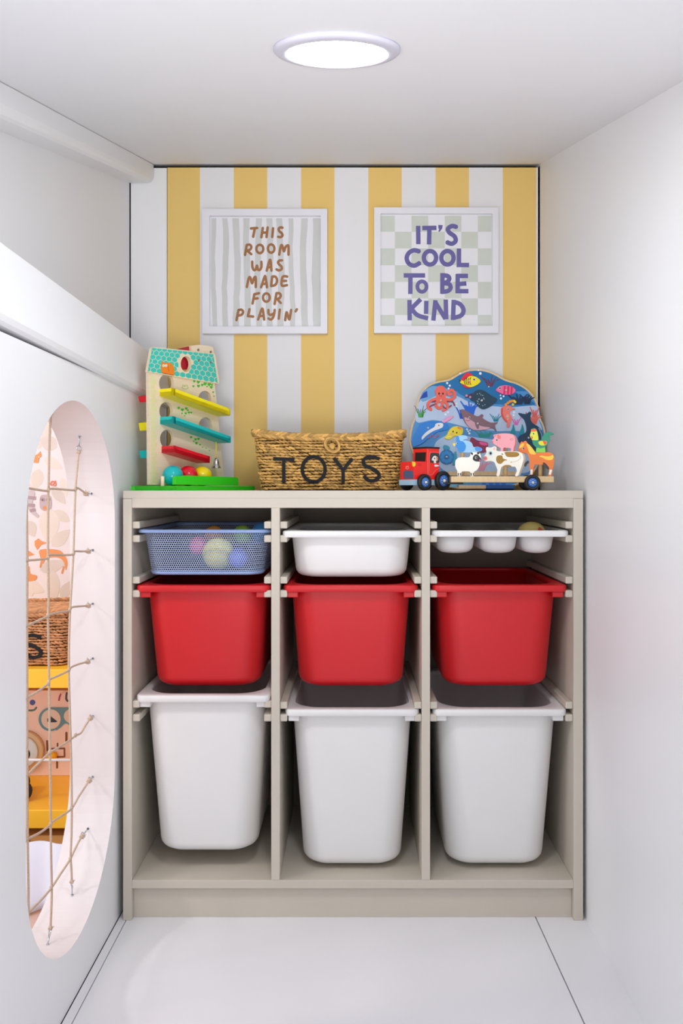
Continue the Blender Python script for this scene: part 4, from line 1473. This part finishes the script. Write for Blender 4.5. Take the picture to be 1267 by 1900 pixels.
PK = pc(240, 150, 150)
animal('wooden_cow', 'white wooden cow with brown patches on the trailer', 938, K3,
       [(124, 540), (122, 510), (146, 478), (168, 440), (158, 400), (172, 368), (205, 378), (245, 372), (275, 356), (306, 374), (306, 420), (380, 428), (480, 426), (590, 430), (650, 452), (676, 500), (674, 560), (650, 640), (628, 700), (604, 764), (562, 764), (586, 700), (566, 645), (520, 640), (420, 640), (372, 650), (345, 764), (304, 764), (318, 690), (292, 620), (272, 576), (220, 562), (160, 566)],
       IV, 27, [('patches', 'brown patches', polys(([(310, 500), (345, 484), (385, 490), (400, 530), (455, 545), (410, 562), (370, 600), (325, 592), (302, 550)], BRN), ([(420, 440), (500, 434), (590, 440), (622, 470), (595, 500), (520, 508), (450, 500), (430, 470)], BRN), ([(400, 630), (440, 616), (500, 622), (508, 640), (405, 640)], BRN), ([(375, 462), (390, 458), (400, 468), (385, 476)], BRN), ([(498, 578), (525, 572), (512, 584)], BRN))),
                ('muzzle', 'pink muzzle', polys((ell(150, 526, 30, 30), PK), (ell(140, 526, 6, 8), pc(200, 90, 90)), (ell(160, 526, 6, 8), pc(200, 90, 90)))),
                ('eye', None, eyes(222, 455, 17, pc(150, 200, 220))), ('ear', 'pink inner ear', polys(([(262, 385), (282, 368), (290, 400), (268, 412)], pc(244, 200, 196)),)),
                ('tail', 'grey outline of the tail', lambda mb, pl_: mb.stroke(pl_, [(640, 490), (630, 530), (590, 560), (535, 575)], 4, pc(190, 180, 170), 0, .0004))], 'toy animal')
animal('wooden_pig', 'pink wooden pig standing on the back of the wooden cow', 938, K3,
       [(246, 305), (250, 272), (274, 240), (262, 205), (300, 192), (345, 184), (420, 179), (500, 186), (545, 212), (562, 260), (558, 330), (542, 375), (538, 424), (502, 424), (506, 388), (450, 380), (402, 380), (396, 424), (360, 424), (366, 388), (325, 362), (285, 336)],
       P('animal_pink', 246, 168, 178, .45), 27, [('ear', 'darker pink ear', polys(([(315, 205), (330, 196), (358, 215), (362, 250), (325, 252)], pc(232, 128, 116)), ([(275, 215), (292, 200), (298, 212), (280, 228)], pc(232, 128, 116)))),
                                       ('eye', None, eyes(308, 272, 10)), ('snout', 'pink snout', polys(([(246, 290), (256, 288), (258, 312), (248, 312)], pc(214, 92, 100)),)),
                                       ('tail', 'curly tail line', lambda mb, pl_: (mb.ring(pl_, 520, 262, 14, 16, 4, pc(216, 120, 130), 0, .0004), mb.stroke(pl_, [(506, 250), (490, 270)], 4, pc(216, 120, 130), 0, .0004)))], 'toy animal', y=.0945)
animal('wooden_horse', 'orange wooden horse with yellow mane above the trailer wheel', 1000, K3,
       [(612, 425), (604, 395), (636, 312), (655, 292), (672, 300), (700, 284), (722, 294), (745, 340), (790, 405), (850, 445), (950, 440), (1045, 444), (1092, 476), (1104, 540), (1096, 620), (1080, 690), (1066, 764), (1024, 764), (1036, 690), (1026, 650), (985, 618), (900, 612), (834, 612), (820, 660), (806, 756), (768, 756), (774, 690), (758, 640), (768, 575), (748, 505), (722, 455), (690, 452), (640, 440)],
       P('animal_orange', 236, 120, 32, .45), 14, [('mane', 'yellow mane and forelock', polys(([(720, 330), (740, 322), (790, 370), (850, 460), (800, 470), (760, 450), (740, 390)], pc(246, 206, 62)), ([(618, 385), (640, 335), (680, 316), (684, 345), (650, 375)], pc(246, 206, 62)))),
                                        ('tail', 'yellow tail', polys(([(896, 500), (930, 486), (1000, 498), (1060, 490), (1088, 478), (1090, 520), (1060, 548), (1000, 546), (940, 515)], pc(246, 206, 62)),)),
                                        ('raised_leg', 'dark raised hooves', polys(([(688, 625), (700, 590), (740, 556), (756, 580), (730, 608), (708, 642)], pc(52, 28, 20)), ([(945, 590), (975, 586), (1030, 650), (1030, 676), (1005, 672), (965, 630)], pc(52, 28, 20)))),
                                        ('sock', 'white socks', polys(([(776, 680), (806, 680), (802, 750), (774, 750)], pc(246, 240, 228), 0), ([(1042, 680), (1076, 684), (1056, 752), (1026, 748)], pc(246, 240, 228), 0))),
                                        ('eye', None, eyes(676, 388, 12))], 'toy animal')
animal('wooden_rooster', 'green and yellow wooden rooster on the back of the orange horse', 1003, K3,
       [(766, 205), (778, 172), (784, 130), (805, 112), (845, 112), (866, 140), (888, 262), (925, 272), (946, 215), (990, 168), (1050, 162), (1098, 188), (1048, 206), (1044, 268), (1012, 330), (980, 366), (980, 444), (852, 444), (856, 380), (812, 330), (796, 272), (780, 240)],
       P('animal_green', 16, 142, 110, .45), 14, [('head', 'yellow head', polys(([(768, 205), (780, 172), (790, 145), (850, 140), (870, 160), (886, 262), (850, 275), (800, 270), (786, 250)], pc(222, 226, 60)),)),
                                       ('comb', 'orange red comb and wattle', polys(([(782, 150), (790, 122), (812, 128), (830, 114), (850, 126), (862, 148), (820, 156)], pc(240, 100, 50)), ([(786, 225), (802, 222), (808, 250), (790, 258)], pc(232, 80, 50)))),
                                       ('wing', 'yellow and red wing', polys(([(884, 300), (920, 284), (990, 285), (1002, 320), (960, 348), (905, 340)], pc(224, 222, 50)), ([(940, 282), (990, 290), (1000, 318), (966, 335), (955, 305)], pc(236, 80, 40)))),
                                       ('legs', 'lime green legs', polys(([(854, 385), (880, 378), (914, 388), (950, 378), (980, 372), (980, 442), (854, 442)], pc(130, 210, 70), 0),)),
                                       ('eye', None, eyes(817, 184, 10))], 'toy animal', y=.0935)
animal('wooden_sheep', 'white wooden sheep with a black face on the front of the trailer', 866, K2,
       [(852, 440), (862, 398), (905, 366), (960, 360), (1030, 362), (1060, 342), (1066, 300), (1085, 286), (1130, 290), (1170, 286), (1196, 310), (1216, 392), (1194, 424), (1188, 480), (1150, 540), (1112, 562), (1116, 618), (1062, 618), (1060, 562), (1000, 556), (940, 562), (938, 618), (886, 618), (882, 552), (856, 500)],
       IV, 8, [('face', 'black face', polys(([(1096, 370), (1120, 328), (1160, 322), (1196, 360), (1216, 395), (1195, 420), (1140, 418), (1105, 402)], EYEB), ([(1066, 305), (1082, 292), (1100, 312), (1088, 330)], EYEB), ([(1152, 298), (1175, 288), (1188, 305), (1168, 322)], EYEB), (ell(1196, 400, 10, 10), pc(232, 110, 130)))),
              ('eye', None, eyes(1142, 366, 12, None, .0008)), ('hoof', 'black hooves', polys(*[([(x, 580), (x + 14, 578), (x + 18, 616), (x + 4, 616)], EYEB, 0) for x in (888, 918, 1064, 1096)]))], 'toy animal')
animal('wooden_bird', 'blue wooden bird with yellow beak on the back of the white sheep', 866, K2,
       [(846, 200), (858, 150), (872, 110), (878, 66), (950, 60), (1008, 64), (1018, 108), (960, 122), (1040, 140), (1080, 160), (1108, 220), (1160, 212), (1222, 240), (1212, 272), (1150, 282), (1106, 288), (1040, 296), (960, 292), (900, 286), (884, 240)],
       P('animal_pale_blue', 150, 196, 232, .45), 8, [('head', 'bright blue head and breast', polys(([(848, 200), (862, 150), (872, 70), (900, 68), (916, 130), (965, 146), (1000, 200), (988, 262), (950, 290), (900, 284), (884, 240)], pc(20, 134, 214)), ([(1125, 230), (1160, 214), (1220, 242), (1200, 270), (1140, 270)], pc(60, 140, 220)))),
                                           ('beak', 'yellow beak', polys(([(820, 178), (835, 164), (856, 170), (852, 204), (830, 200)], pc(238, 214, 60)),)), ('eye', None, eyes(880, 170, 10, None, .0006))], 'toy animal', y=.0935)
# ================================================================ rope net in the hole
RX = -0.555
rn = thing('rope_net', WX(93, 1740, RX), 'beige knotted rope net strung across the rounded hole in the left wall', 'rope net')


def rp(*pts):
    return [WX(x, y, RX) for x, y in pts]


def rope(pts, nm='rope'):
    q = cat_rom([tuple(p) for p in pts], 4, False)
    part(nm, MB().tube(q, .00215, ROPE, 7), rn)


def near(px, py):                                    # off to the near rim of the hole, behind the wall
    a = WX(px, py, RX)
    return a


def knot(p, r=.0052):
    mb = MB()
    p = V3(p)
    mb.ball(p, r, ROPE, 10, 7, (1, .9, .8))
    mb.torus(p, (0.6, .5, .3), r * .8, .0018, ROPE, 12, 6)
    mb.torus(p, (-0.4, .7, .5), r * .75, .0018, ROPE, 12, 6)
    for k in range(2):
        d = V3((math.cos(k * 1.7), .4 * math.sin(k * 2.1), math.sin(k * 1.7 + .6))).normalized()
        mb.tube([p, p + d * r * 1.5, p + d * r * 2.0 + V3((0, 0, -.001))], [.0012, .0009, .0004], ROPE, 5)
    part('knot', mb, rn)


A = rp((94, 768), (91.5, 830), (90, 908), (89.5, 912), (89, 1030), (90, 1110), (89, 1145), (90, 1200), (91, 1265), (92.6, 1399), (93.5, 1460), (94, 1532), (95, 1600), (96, 1648), (95, 1690), (93.6, 1722))
B = rp((146, 839), (143, 870), (140, 907), (138, 960), (136, 1028), (133, 1080), (130, 1132), (128, 1190), (127.6, 1245), (129, 1300), (131, 1370), (132.5, 1440), (133, 1498), (132.5, 1550), (131, 1590), (132.5, 1615), (133, 1636))
Cc = rp((51.5, 775), (50.2, 860), (49.6, 950), (50.5, 1040), (50, 1160), (50.3, 1295), (50.5, 1438), (51.3, 1556), (52.5, 1640), (52.8, 1690), (52, 1730), (51, 1768))
hooks = []                                            # (end of rope, direction to the rim)
rope(A)
rope(B)
rope(Cc)
rows = [[(54, 906), (72, 909), (89.5, 911), (92, 907), (115, 908), (139.5, 909.5), (142, 905), (150, 909), (159, 916)],
        [(48.5, 1040), (70, 1038.5), (89, 1036), (92, 1030), (114, 1030), (136, 1029), (138.5, 1023), (150, 1023), (163, 1023)],
        [(50, 1161), (70, 1152), (89, 1143), (93, 1140), (112, 1136), (129, 1133), (133, 1127), (148, 1125), (163, 1124)],
        [(50, 1295), (70, 1283), (90, 1268), (92, 1261), (110, 1253), (127.5, 1244), (132, 1238), (147, 1232), (162, 1228)],
        [(50, 1438), (70, 1418), (92, 1397), (112, 1385), (131, 1372), (140, 1365), (150, 1360), (158, 1347), (167, 1333)],
        [(53, 1556), (74, 1545), (94, 1530), (97, 1525), (114, 1514), (133, 1500), (146, 1478), (156, 1463), (165, 1449)],
        [(57, 1689), (76, 1670), (95, 1648), (112, 1622), (130, 1595), (137, 1580), (146, 1562), (152, 1552)]]
for r in rows:
    p = rp(*r)
    d = (p[0] - p[2]).normalized()
    yn = hy - math.sqrt(max(0.0, hr ** 2 - max(0, max(p[0].z - hz1, hz0 - p[0].z)) ** 2)) + .026
    end = V3((RX, yn, p[0].z + (p[0].y - yn) * d.z / max(.2, abs(d.y))))
    rope([end] + p)
    knot(p[-1])
    hooks.append((p[-1], 1))
    hooks.append((end, -1))
for p in (A[0], A[-1], B[0], B[-1]):
    knot(p, .004)
for row in rows:                                      # lashings where the ropes cross
    for k in ((2, 5) if row is not rows[-1] else (2, 4)):
        p = WX(row[k][0], row[k][1] - 1, RX)
        part('lashing', MB().ball(p, .0034, ROPE, 8, 6, (1, 1, 1.5)), rn)


def rim_point(p, d):
    """where a ray from p in the y-z plane meets the rounded hole"""
    t_ = 0.0
    while t_ < .2:
        y, z = p.y + d[0] * t_, p.z + d[1] * t_
        zz = min(max(z, hz0), hz1)
        if math.hypot(y - hy, z - zz) >= hr:
            break
        t_ += .0005
    return V3((p.x, p.y + d[0] * t_, p.z + d[1] * t_))


spots = [(p, (s_, 0)) for p, s_ in hooks]
spots += [(A[0], (-.35, .94)), (A[-1], (-.5, -.87)), (B[0], (.15, .99)), (B[-1], (.1, -.99)), (Cc[0], (.05, .99)), (Cc[-1], (.02, -.99))]
for p, d in spots:
    c = V3((math.hypot(*d), 0, 0))
    q = rim_point(p, d)
    dv = (q - p)
    L = dv.length
    if L < .004:
        continue
    dn = dv.normalized()
    mb = MB()
    ec = p + dn * min(.0075, L * .5)
    mb.torus(ec, (.75, -.5 * dn.z, .5 * dn.y), .0055, .0011, STEEL, 18, 7)
    mb.tube([ec + dn * .0052, q + dn * .004], .0014, STEEL, 8)
    mb.torus(q - dn * .0008, dn, .0022, .001, STEEL, 12, 6)
    part('eye_hook', mb, wl)

# ================================================================ the playroom beyond the hole
XO = -2.2
YW = 0.62
WALLP = P('wallpaper_pink', 240, 227, 228, .7, var=.02)
struct('floor', MB().box((XO, -2.2, -.03), (-0.6045, YW + .05, -.001), P('playroom_floor', 214, 176, 160, .5, var=.05)), 'floor of the room beyond the hole')
wf = struct('wall_far', MB().box((XO, YW, 0), (-0.6235, YW + .03, 1.9), WALLP), 'leaf and animal wallpaper in the room beyond the hole')
PP = Plane((0, YW, 0), (0, -1, 0)).use(30, 730, 5)
L1, L2, L3 = pc(228, 212, 200), pc(222, 206, 197), pc(234, 219, 208)


def leaf(mb, x0, y0, x1, y1, wd, m, h=.0003):
    n = 8
    L = math.hypot(x1 - x0, y1 - y0)
    nx, ny = -(y1 - y0) / L, (x1 - x0) / L
    a, b = [], []
    for k in range(n + 1):
        t_ = k / n
        w_ = wd * math.sin(PI * min(1, t_ ** .8)) ** .9 if 0 < t_ < 1 else 0
        a.append((x0 + (x1 - x0) * t_ + nx * w_, y0 + (y1 - y0) * t_ + ny * w_))
        b.append((x0 + (x1 - x0) * t_ - nx * w_, y0 + (y1 - y0) * t_ - ny * w_))
    mb.poly(PP, a + b[::-1][1:-1], m, 0, h)


mb = MB()
k_ = 0
for q in ((300, 250, 200, 520, 70), (380, 500, 220, 420, 70), (260, 600, 430, 700, 50), (215, 700, 170, 900, 60), (330, 860, 460, 1030, 50), (420, 780, 470, 960, 36), (350, 1090, 500, 1190, 50), (100, 1180, 170, 1330, 60),
          (310, 1060, 300, 1400, 95), (330, 1420, 500, 1260, 60), (220, 1640, 470, 1560, 60), (80, 1760, 260, 1840, 60), (340, 1640, 350, 1960, 60), (420, 1900, 500, 1740, 50), (150, 1880, 60, 1700, 50), (-40, 900, 60, 1200, 60), (-140, 500, 20, 760, 70)):
    leaf(mb, *q, (L1, L2, L3)[k_ % 3], .0003 + .00004 * k_)
    k_ += 1
rnd = random.Random(9)
for i in range(60):
    x, y = rnd.uniform(-1600, 700), rnd.uniform(-700, 3000)
    if 60 < x < 520 and 200 < y < 1950:
        continue
    a = rnd.uniform(0, 2 * PI)
    leaf(mb, x, y, x + 240 * math.cos(a), y + 240 * math.sin(a), rnd.uniform(50, 80), (L1, L2, L3)[i % 3], .0003 + .00003 * (i % 9))
part('leaf_print', mb, wf, 'printed pale beige leaves')
mb = MB()
OR, MV = pc(236, 152, 92), pc(176, 150, 156)
mb.poly(PP, [(155, 640), (165, 580), (205, 560), (225, 535), (236, 580), (215, 600), (205, 645)], OR, .001, .0014)
mb.poly(PP, ell(210, 588, 6, 7, 8), pc(240, 226, 214), .0014, .0016)
mb.stroke(PP, [(318, 840), (335, 815), (355, 830), (330, 852), (318, 840)], 12, pc(238, 120, 84), .001, .0014)
mb.stroke(PP, [(362, 812), (370, 850), (350, 855)], 10, pc(238, 120, 84), .001, .0014)
mb.stroke(PP, [(140, 930), (125, 1000), (140, 1080), (200, 1140)], [70, 26], pc(206, 190, 192), .001, .0013)
for q in (([(108, 965), (182, 972)]), ([(112, 1035), (172, 1040)]), ([(128, 1090), (178, 1078)])):
    mb.stroke(PP, q, 30, MV, .0013, .0015, cap=False)
mb.poly(PP, cat_rom([(222, 960), (260, 940), (318, 955), (326, 1060), (270, 1090), (222, 1060)], 3), pc(200, 178, 180), .001, .0014)
mb.poly(PP, ell(246, 985, 26, 18, 14, .3), MV, .0014, .0016)
mb.poly(PP, ell(298, 985, 22, 18, 14, -.3), MV, .0014, .0016)
mb.poly(PP, ell(266, 1062, 18, 20, 12), pc(228, 150, 100), .0014, .0016)
mb.poly(PP, ell(244, 988, 7, 8, 8), pc(110, 84, 96), .0016, .0018)
mb.poly(PP, cat_rom([(222, 1450), (380, 1450), (440, 1490), (474, 1560), (460, 1640), (440, 1560), (380, 1520), (280, 1530), (250, 1580), (225, 1520)], 3), OR, .001, .0014)
mb.poly(PP, [(172, 1370), (205, 1345), (235, 1370), (285, 1385), (230, 1405), (195, 1450), (172, 1410)], OR, .001, .0014)
mb.poly(PP, [(60, 1480), (115, 1460), (168, 1495), (110, 1510), (60, 1540)], OR, .001, .0014)
mb.poly(PP, cat_rom([(60, 1760), (85, 1680), (120, 1600), (130, 1670), (190, 1690), (180, 1730), (110, 1745)], 3), OR, .001, .0014)
mb.stroke(PP, [(235, 1560), (225, 1610)], 16, OR, .001, .0014)
mb.stroke(PP, [(440, 1610), (425, 1665)], 16, OR, .001, .0014)
part('animal_print', mb, wf, 'printed raccoon and orange foxes')

YS = .17                                              # front edge of the yellow shelves


def zs(py, y=YS):
    return HC - (py - VPY) * (D + y) / F


s1t, s1b, s2t, s2b = zs(1242), zs(1277), zs(1503), zs(1537.5)
xl, xr = -1.32, -0.632
sh = thing('yellow_shelf_unit', (xr, YS, 0), 'yellow low shelf unit seen through the rounded hole, holding a basket and toys', 'shelf')
part('shelf_board', MB().bbox((xl, YS, s1b), (xr, YW - .002, s1t), YELS, .002), sh)
part('shelf_board', MB().bbox((xl, YS, s2b), (xr, YW - .002, s2t), YELS, .002), sh)
part('end_panel', MB().bbox((xr, YS + .004, 0), (xr + .007, YW - .002, s1t), YELS, .001), sh)
part('end_panel', MB().bbox((xl - .018, YS, 0), (xl, YW - .002, s1t), YELS, .002), sh)
part('back_lip', MB().bbox((xl, YW - .03, s2t), (xr, YW - .003, s2t + .035), YELS, .002), sh)
rz = zs(1411)
part('guard_rail', MB().tube([(xl, YS + .004, rz), (xr, YS + .004, rz)], .0032, P('rail_white', 240, 238, 242, .35), 10), sh, 'thin white guard rail')

# busy board on the lower shelf
yb_ = .395
bz0, bz1 = s2t, zs(1281, yb_)
BBX0, BBX1 = -1.12, -0.660
PEACH = P('board_peach', 248, 214, 198, .55, var=.02)
bb = thing('activity_board', (BBX1, yb_, bz0), 'pink wooden activity board with a teal goggle ring on the yellow lower shelf', 'toy')
part('front_panel', MB().bbox((BBX0, yb_, bz0), (BBX1, yb_ + .012, bz1), PEACH, .002), bb)
part('rear_panel', MB().bbox((BBX0, yb_ + .07, bz0), (BBX1, yb_ + .08, bz1), PEACH, .002), bb)
part('top_panel', MB().bbox((BBX0, yb_ + .012, bz1 - .012), (BBX1, yb_ + .07, bz1), PEACH, .001), bb)
BP = Plane((0, yb_, 0), (0, -1, 0)).use(40, 1230, 8.64)
TG = pc(104, 150, 162)
mb = MB()
mb.poly(BP, [(470, 712), (745, 712), (900, 712), (1060, 760), (1060, 1000), (900, 1040), (745, 968), (690, 968), (640, 1020), (560, 1080)], TG, 0, .003)
mb.poly(BP, ell(466, 900, 186, 188, 32), TG, .0, .003)
mb.poly(BP, ell(890, 860, 180, 186, 32), TG, .0, .0032)
part('goggles', mb, bb, 'teal goggle shape')
mb = MB().poly(BP, ell(474, 900, 156, 158, 32), pc(228, 208, 190), .003, .0042)
mb.poly(BP, [(470, 856), (576, 940), (540, 952), (468, 952)], pc(44, 52, 60), .0042, .0046)
mb.poly(BP, [(414, 890), (432, 890), (430, 945), (414, 940)], pc(60, 60, 66), .0042, .0046)
part('eye_disc', mb, bb, 'cream disc with dark pupil')
part('eye_disc', MB().poly(BP, ell(850, 850, 170, 130, 28), pc(228, 208, 190), .0032, .0044), bb, 'cream disc')
mb = MB()
mb.poly(BP, ell(176, 634, 45, 44, 20), pc(74, 88, 160), 0, .0008)
mb.stroke(BP, [(80, 756), (160, 762), (210, 748), (236, 716)], 30, pc(92, 120, 112), 0, .0006)
mb.stroke(BP, [(600, 596), (612, 540), (636, 490)], 28, pc(176, 66, 100), 0, .0006)
mb.stroke(BP, [(640, 490), (690, 460), (760, 450)], 24, pc(236, 190, 150), 0, .0006)
mb.stroke(BP, [(724, 480), (716, 570), (736, 610)], 30, pc(70, 66, 76), 0, .0006)
part('face_print', mb, bb, 'painted faces')
SLOT = P('slot_brown', 132, 84, 48, .7)
mb = MB()
for q, wd in (([(412, 1250), (416, 1330), (418, 1400)], 30), ([(580, 1290), (580, 1336)], 26), ([(490, 1372), (690, 1368), (692, 1500), (580, 1505)], 26), ([(572, 1560), (572, 1676)], 30), ([(722, 1120), (722, 1250)], 36)):
    mb.stroke(BP, q, wd, SLOT, -.001, .0005, smooth=0)
part('slots', mb, bb, 'brown cut slots')
kc = BP.at(500, 1468, 0)
part('knob', MB().ball(kc + V3((0, -.009, 0)), .0148, P('knob_yellow', 246, 186, 30, .35), 16, 10, (1, .75, .75)), bb, 'yellow wooden knob')
gc = BP.at(60, 1390, 0)
part('dial', MB().lathe(gc + V3((0, -.0005, 0)), (0, -1, 0), [(.052, 0), (.052, .012), (.05, .014), (.034, .015), (0, .015)], P('dial_cream', 226, 196, 156, .5), 36), bb, 'round cream dial rim')
part('dial_face', MB().lathe(gc + V3((0, -.0155, 0)), (0, -1, 0), [(.041, 0), (.041, .006), (.039, .008), (0, .008)], P('dial_pale_blue', 224, 234, 238, .4), 36), bb, 'pale blue dial')
part('dial_pupil', MB().lathe(gc + V3((.004, -.0236, -.004)), (0, -1, 0), [(.018, 0), (.018, .002), (0, .002)], BLACK, 24), bb, 'black centre')

# toy car in front of it, only its tail wheel in view
cc = W(40, 1492, .235)
tc_ = thing('toy_car', (cc.x, .235, s2t), 'toy car with grey-blue wheel at the left on the yellow shelf', 'toy car')
part('car_body', MB().bbox((cc.x - .10, .222, s2t + .014), (cc.x + .0, .275, s2t + .05), P('car_cream', 228, 206, 170, .5), .006), tc_)
for sx in (-.085, .006):
    for yy in (.216, .277):
        part('car_wheel', MB().lathe((cc.x + sx - (.03 if yy > .25 else 0), yy, s2t + .0265), (.25, -1, 0), [(.026, -.004), (.0265, 0), (.025, .004), (.017, .005), (.016, .003), (0, .003)], TYRE, 24), tc_)
        part('wheel_disc', MB().lathe((cc.x + sx - (.03 if yy > .25 else 0), yy, s2t + .027), (.25, -1, 0), [(.0175, .002), (.0175, .0062), (0, .0065)], P('disc_grey_blue', 176, 194, 214, .4), 20), tc_)
# second basket on the upper shelf
bs_ = 1490 / (D + .195)
tk2 = [(n_, [[(x * 1.05 - .016, z * .98) for x, z in q] for q in s_]) for n_, s_ in TOYS]
make_basket((W(126, 0, .195).x - .172, .195, s1t), .195, (.345, .322, 0.21, .129), STRAWB,
            'brown seagrass basket on the yellow shelf behind the rope net', tk2)
# low wooden bench with a white cloth hanging over it, in front of the shelf's foot
yc = .11
WB = P('bench_wood', 214, 160, 92, .5, var=.06)
bn = thing('wooden_bench', (-.70, .14, 0), 'low honey-brown wooden bench under the yellow shelf', 'bench')
zb = zs(1547, .2)
part('bench_rail', MB().bbox((-1.2, .19, zs(1565, .2) - .02), (-.64, .215, zb), WB, .002), bn)
part('bench_seat', MB().bbox((-1.2, .215, zb - .016), (-.64, .5, zb - .001), WB, .002), bn)
for xx in (-.80, -1.18):
    part('leg', MB().bbox((xx, .186, 0), (xx + .028, .1895, zb), WB, .001), bn)
c0 = W(60, 1545, .33)
part('cushion_pad', MB().bbox((-1.15, .25, zb - .001), (-.66, .42, zb + .018), P('pad_mauve', 206, 176, 186, .8), .006), bn, 'mauve pad')
mb = MB()
nx_, top, bot = 90, zs(1566, .02), .006
rows_ = []
for k in range(9):
    z = top + (bot - top) * k / 8
    rows_.append([(-1.25 + (.615) * i / nx_, .025 + .012 * math.sin(i * .62) * (.10 + k / 9) + .002 * math.sin(i * .23 + 1), z + (.003 * math.sin(i * .4) if k == 0 else 0)) for i in range(nx_ + 1)])
back = [[(x, y + .002, z) for x, y, z in r] for r in rows_]
allr = rows_ + back[::-1]
mb.loft(allr, P('cloth_white', 232, 238, 255, .8), False, False, closed=False)
single('white_cloth', mb, (-.94, .025, .006), 'white pleated cloth hanging under the yellow shelf beyond the hole', 'cloth')
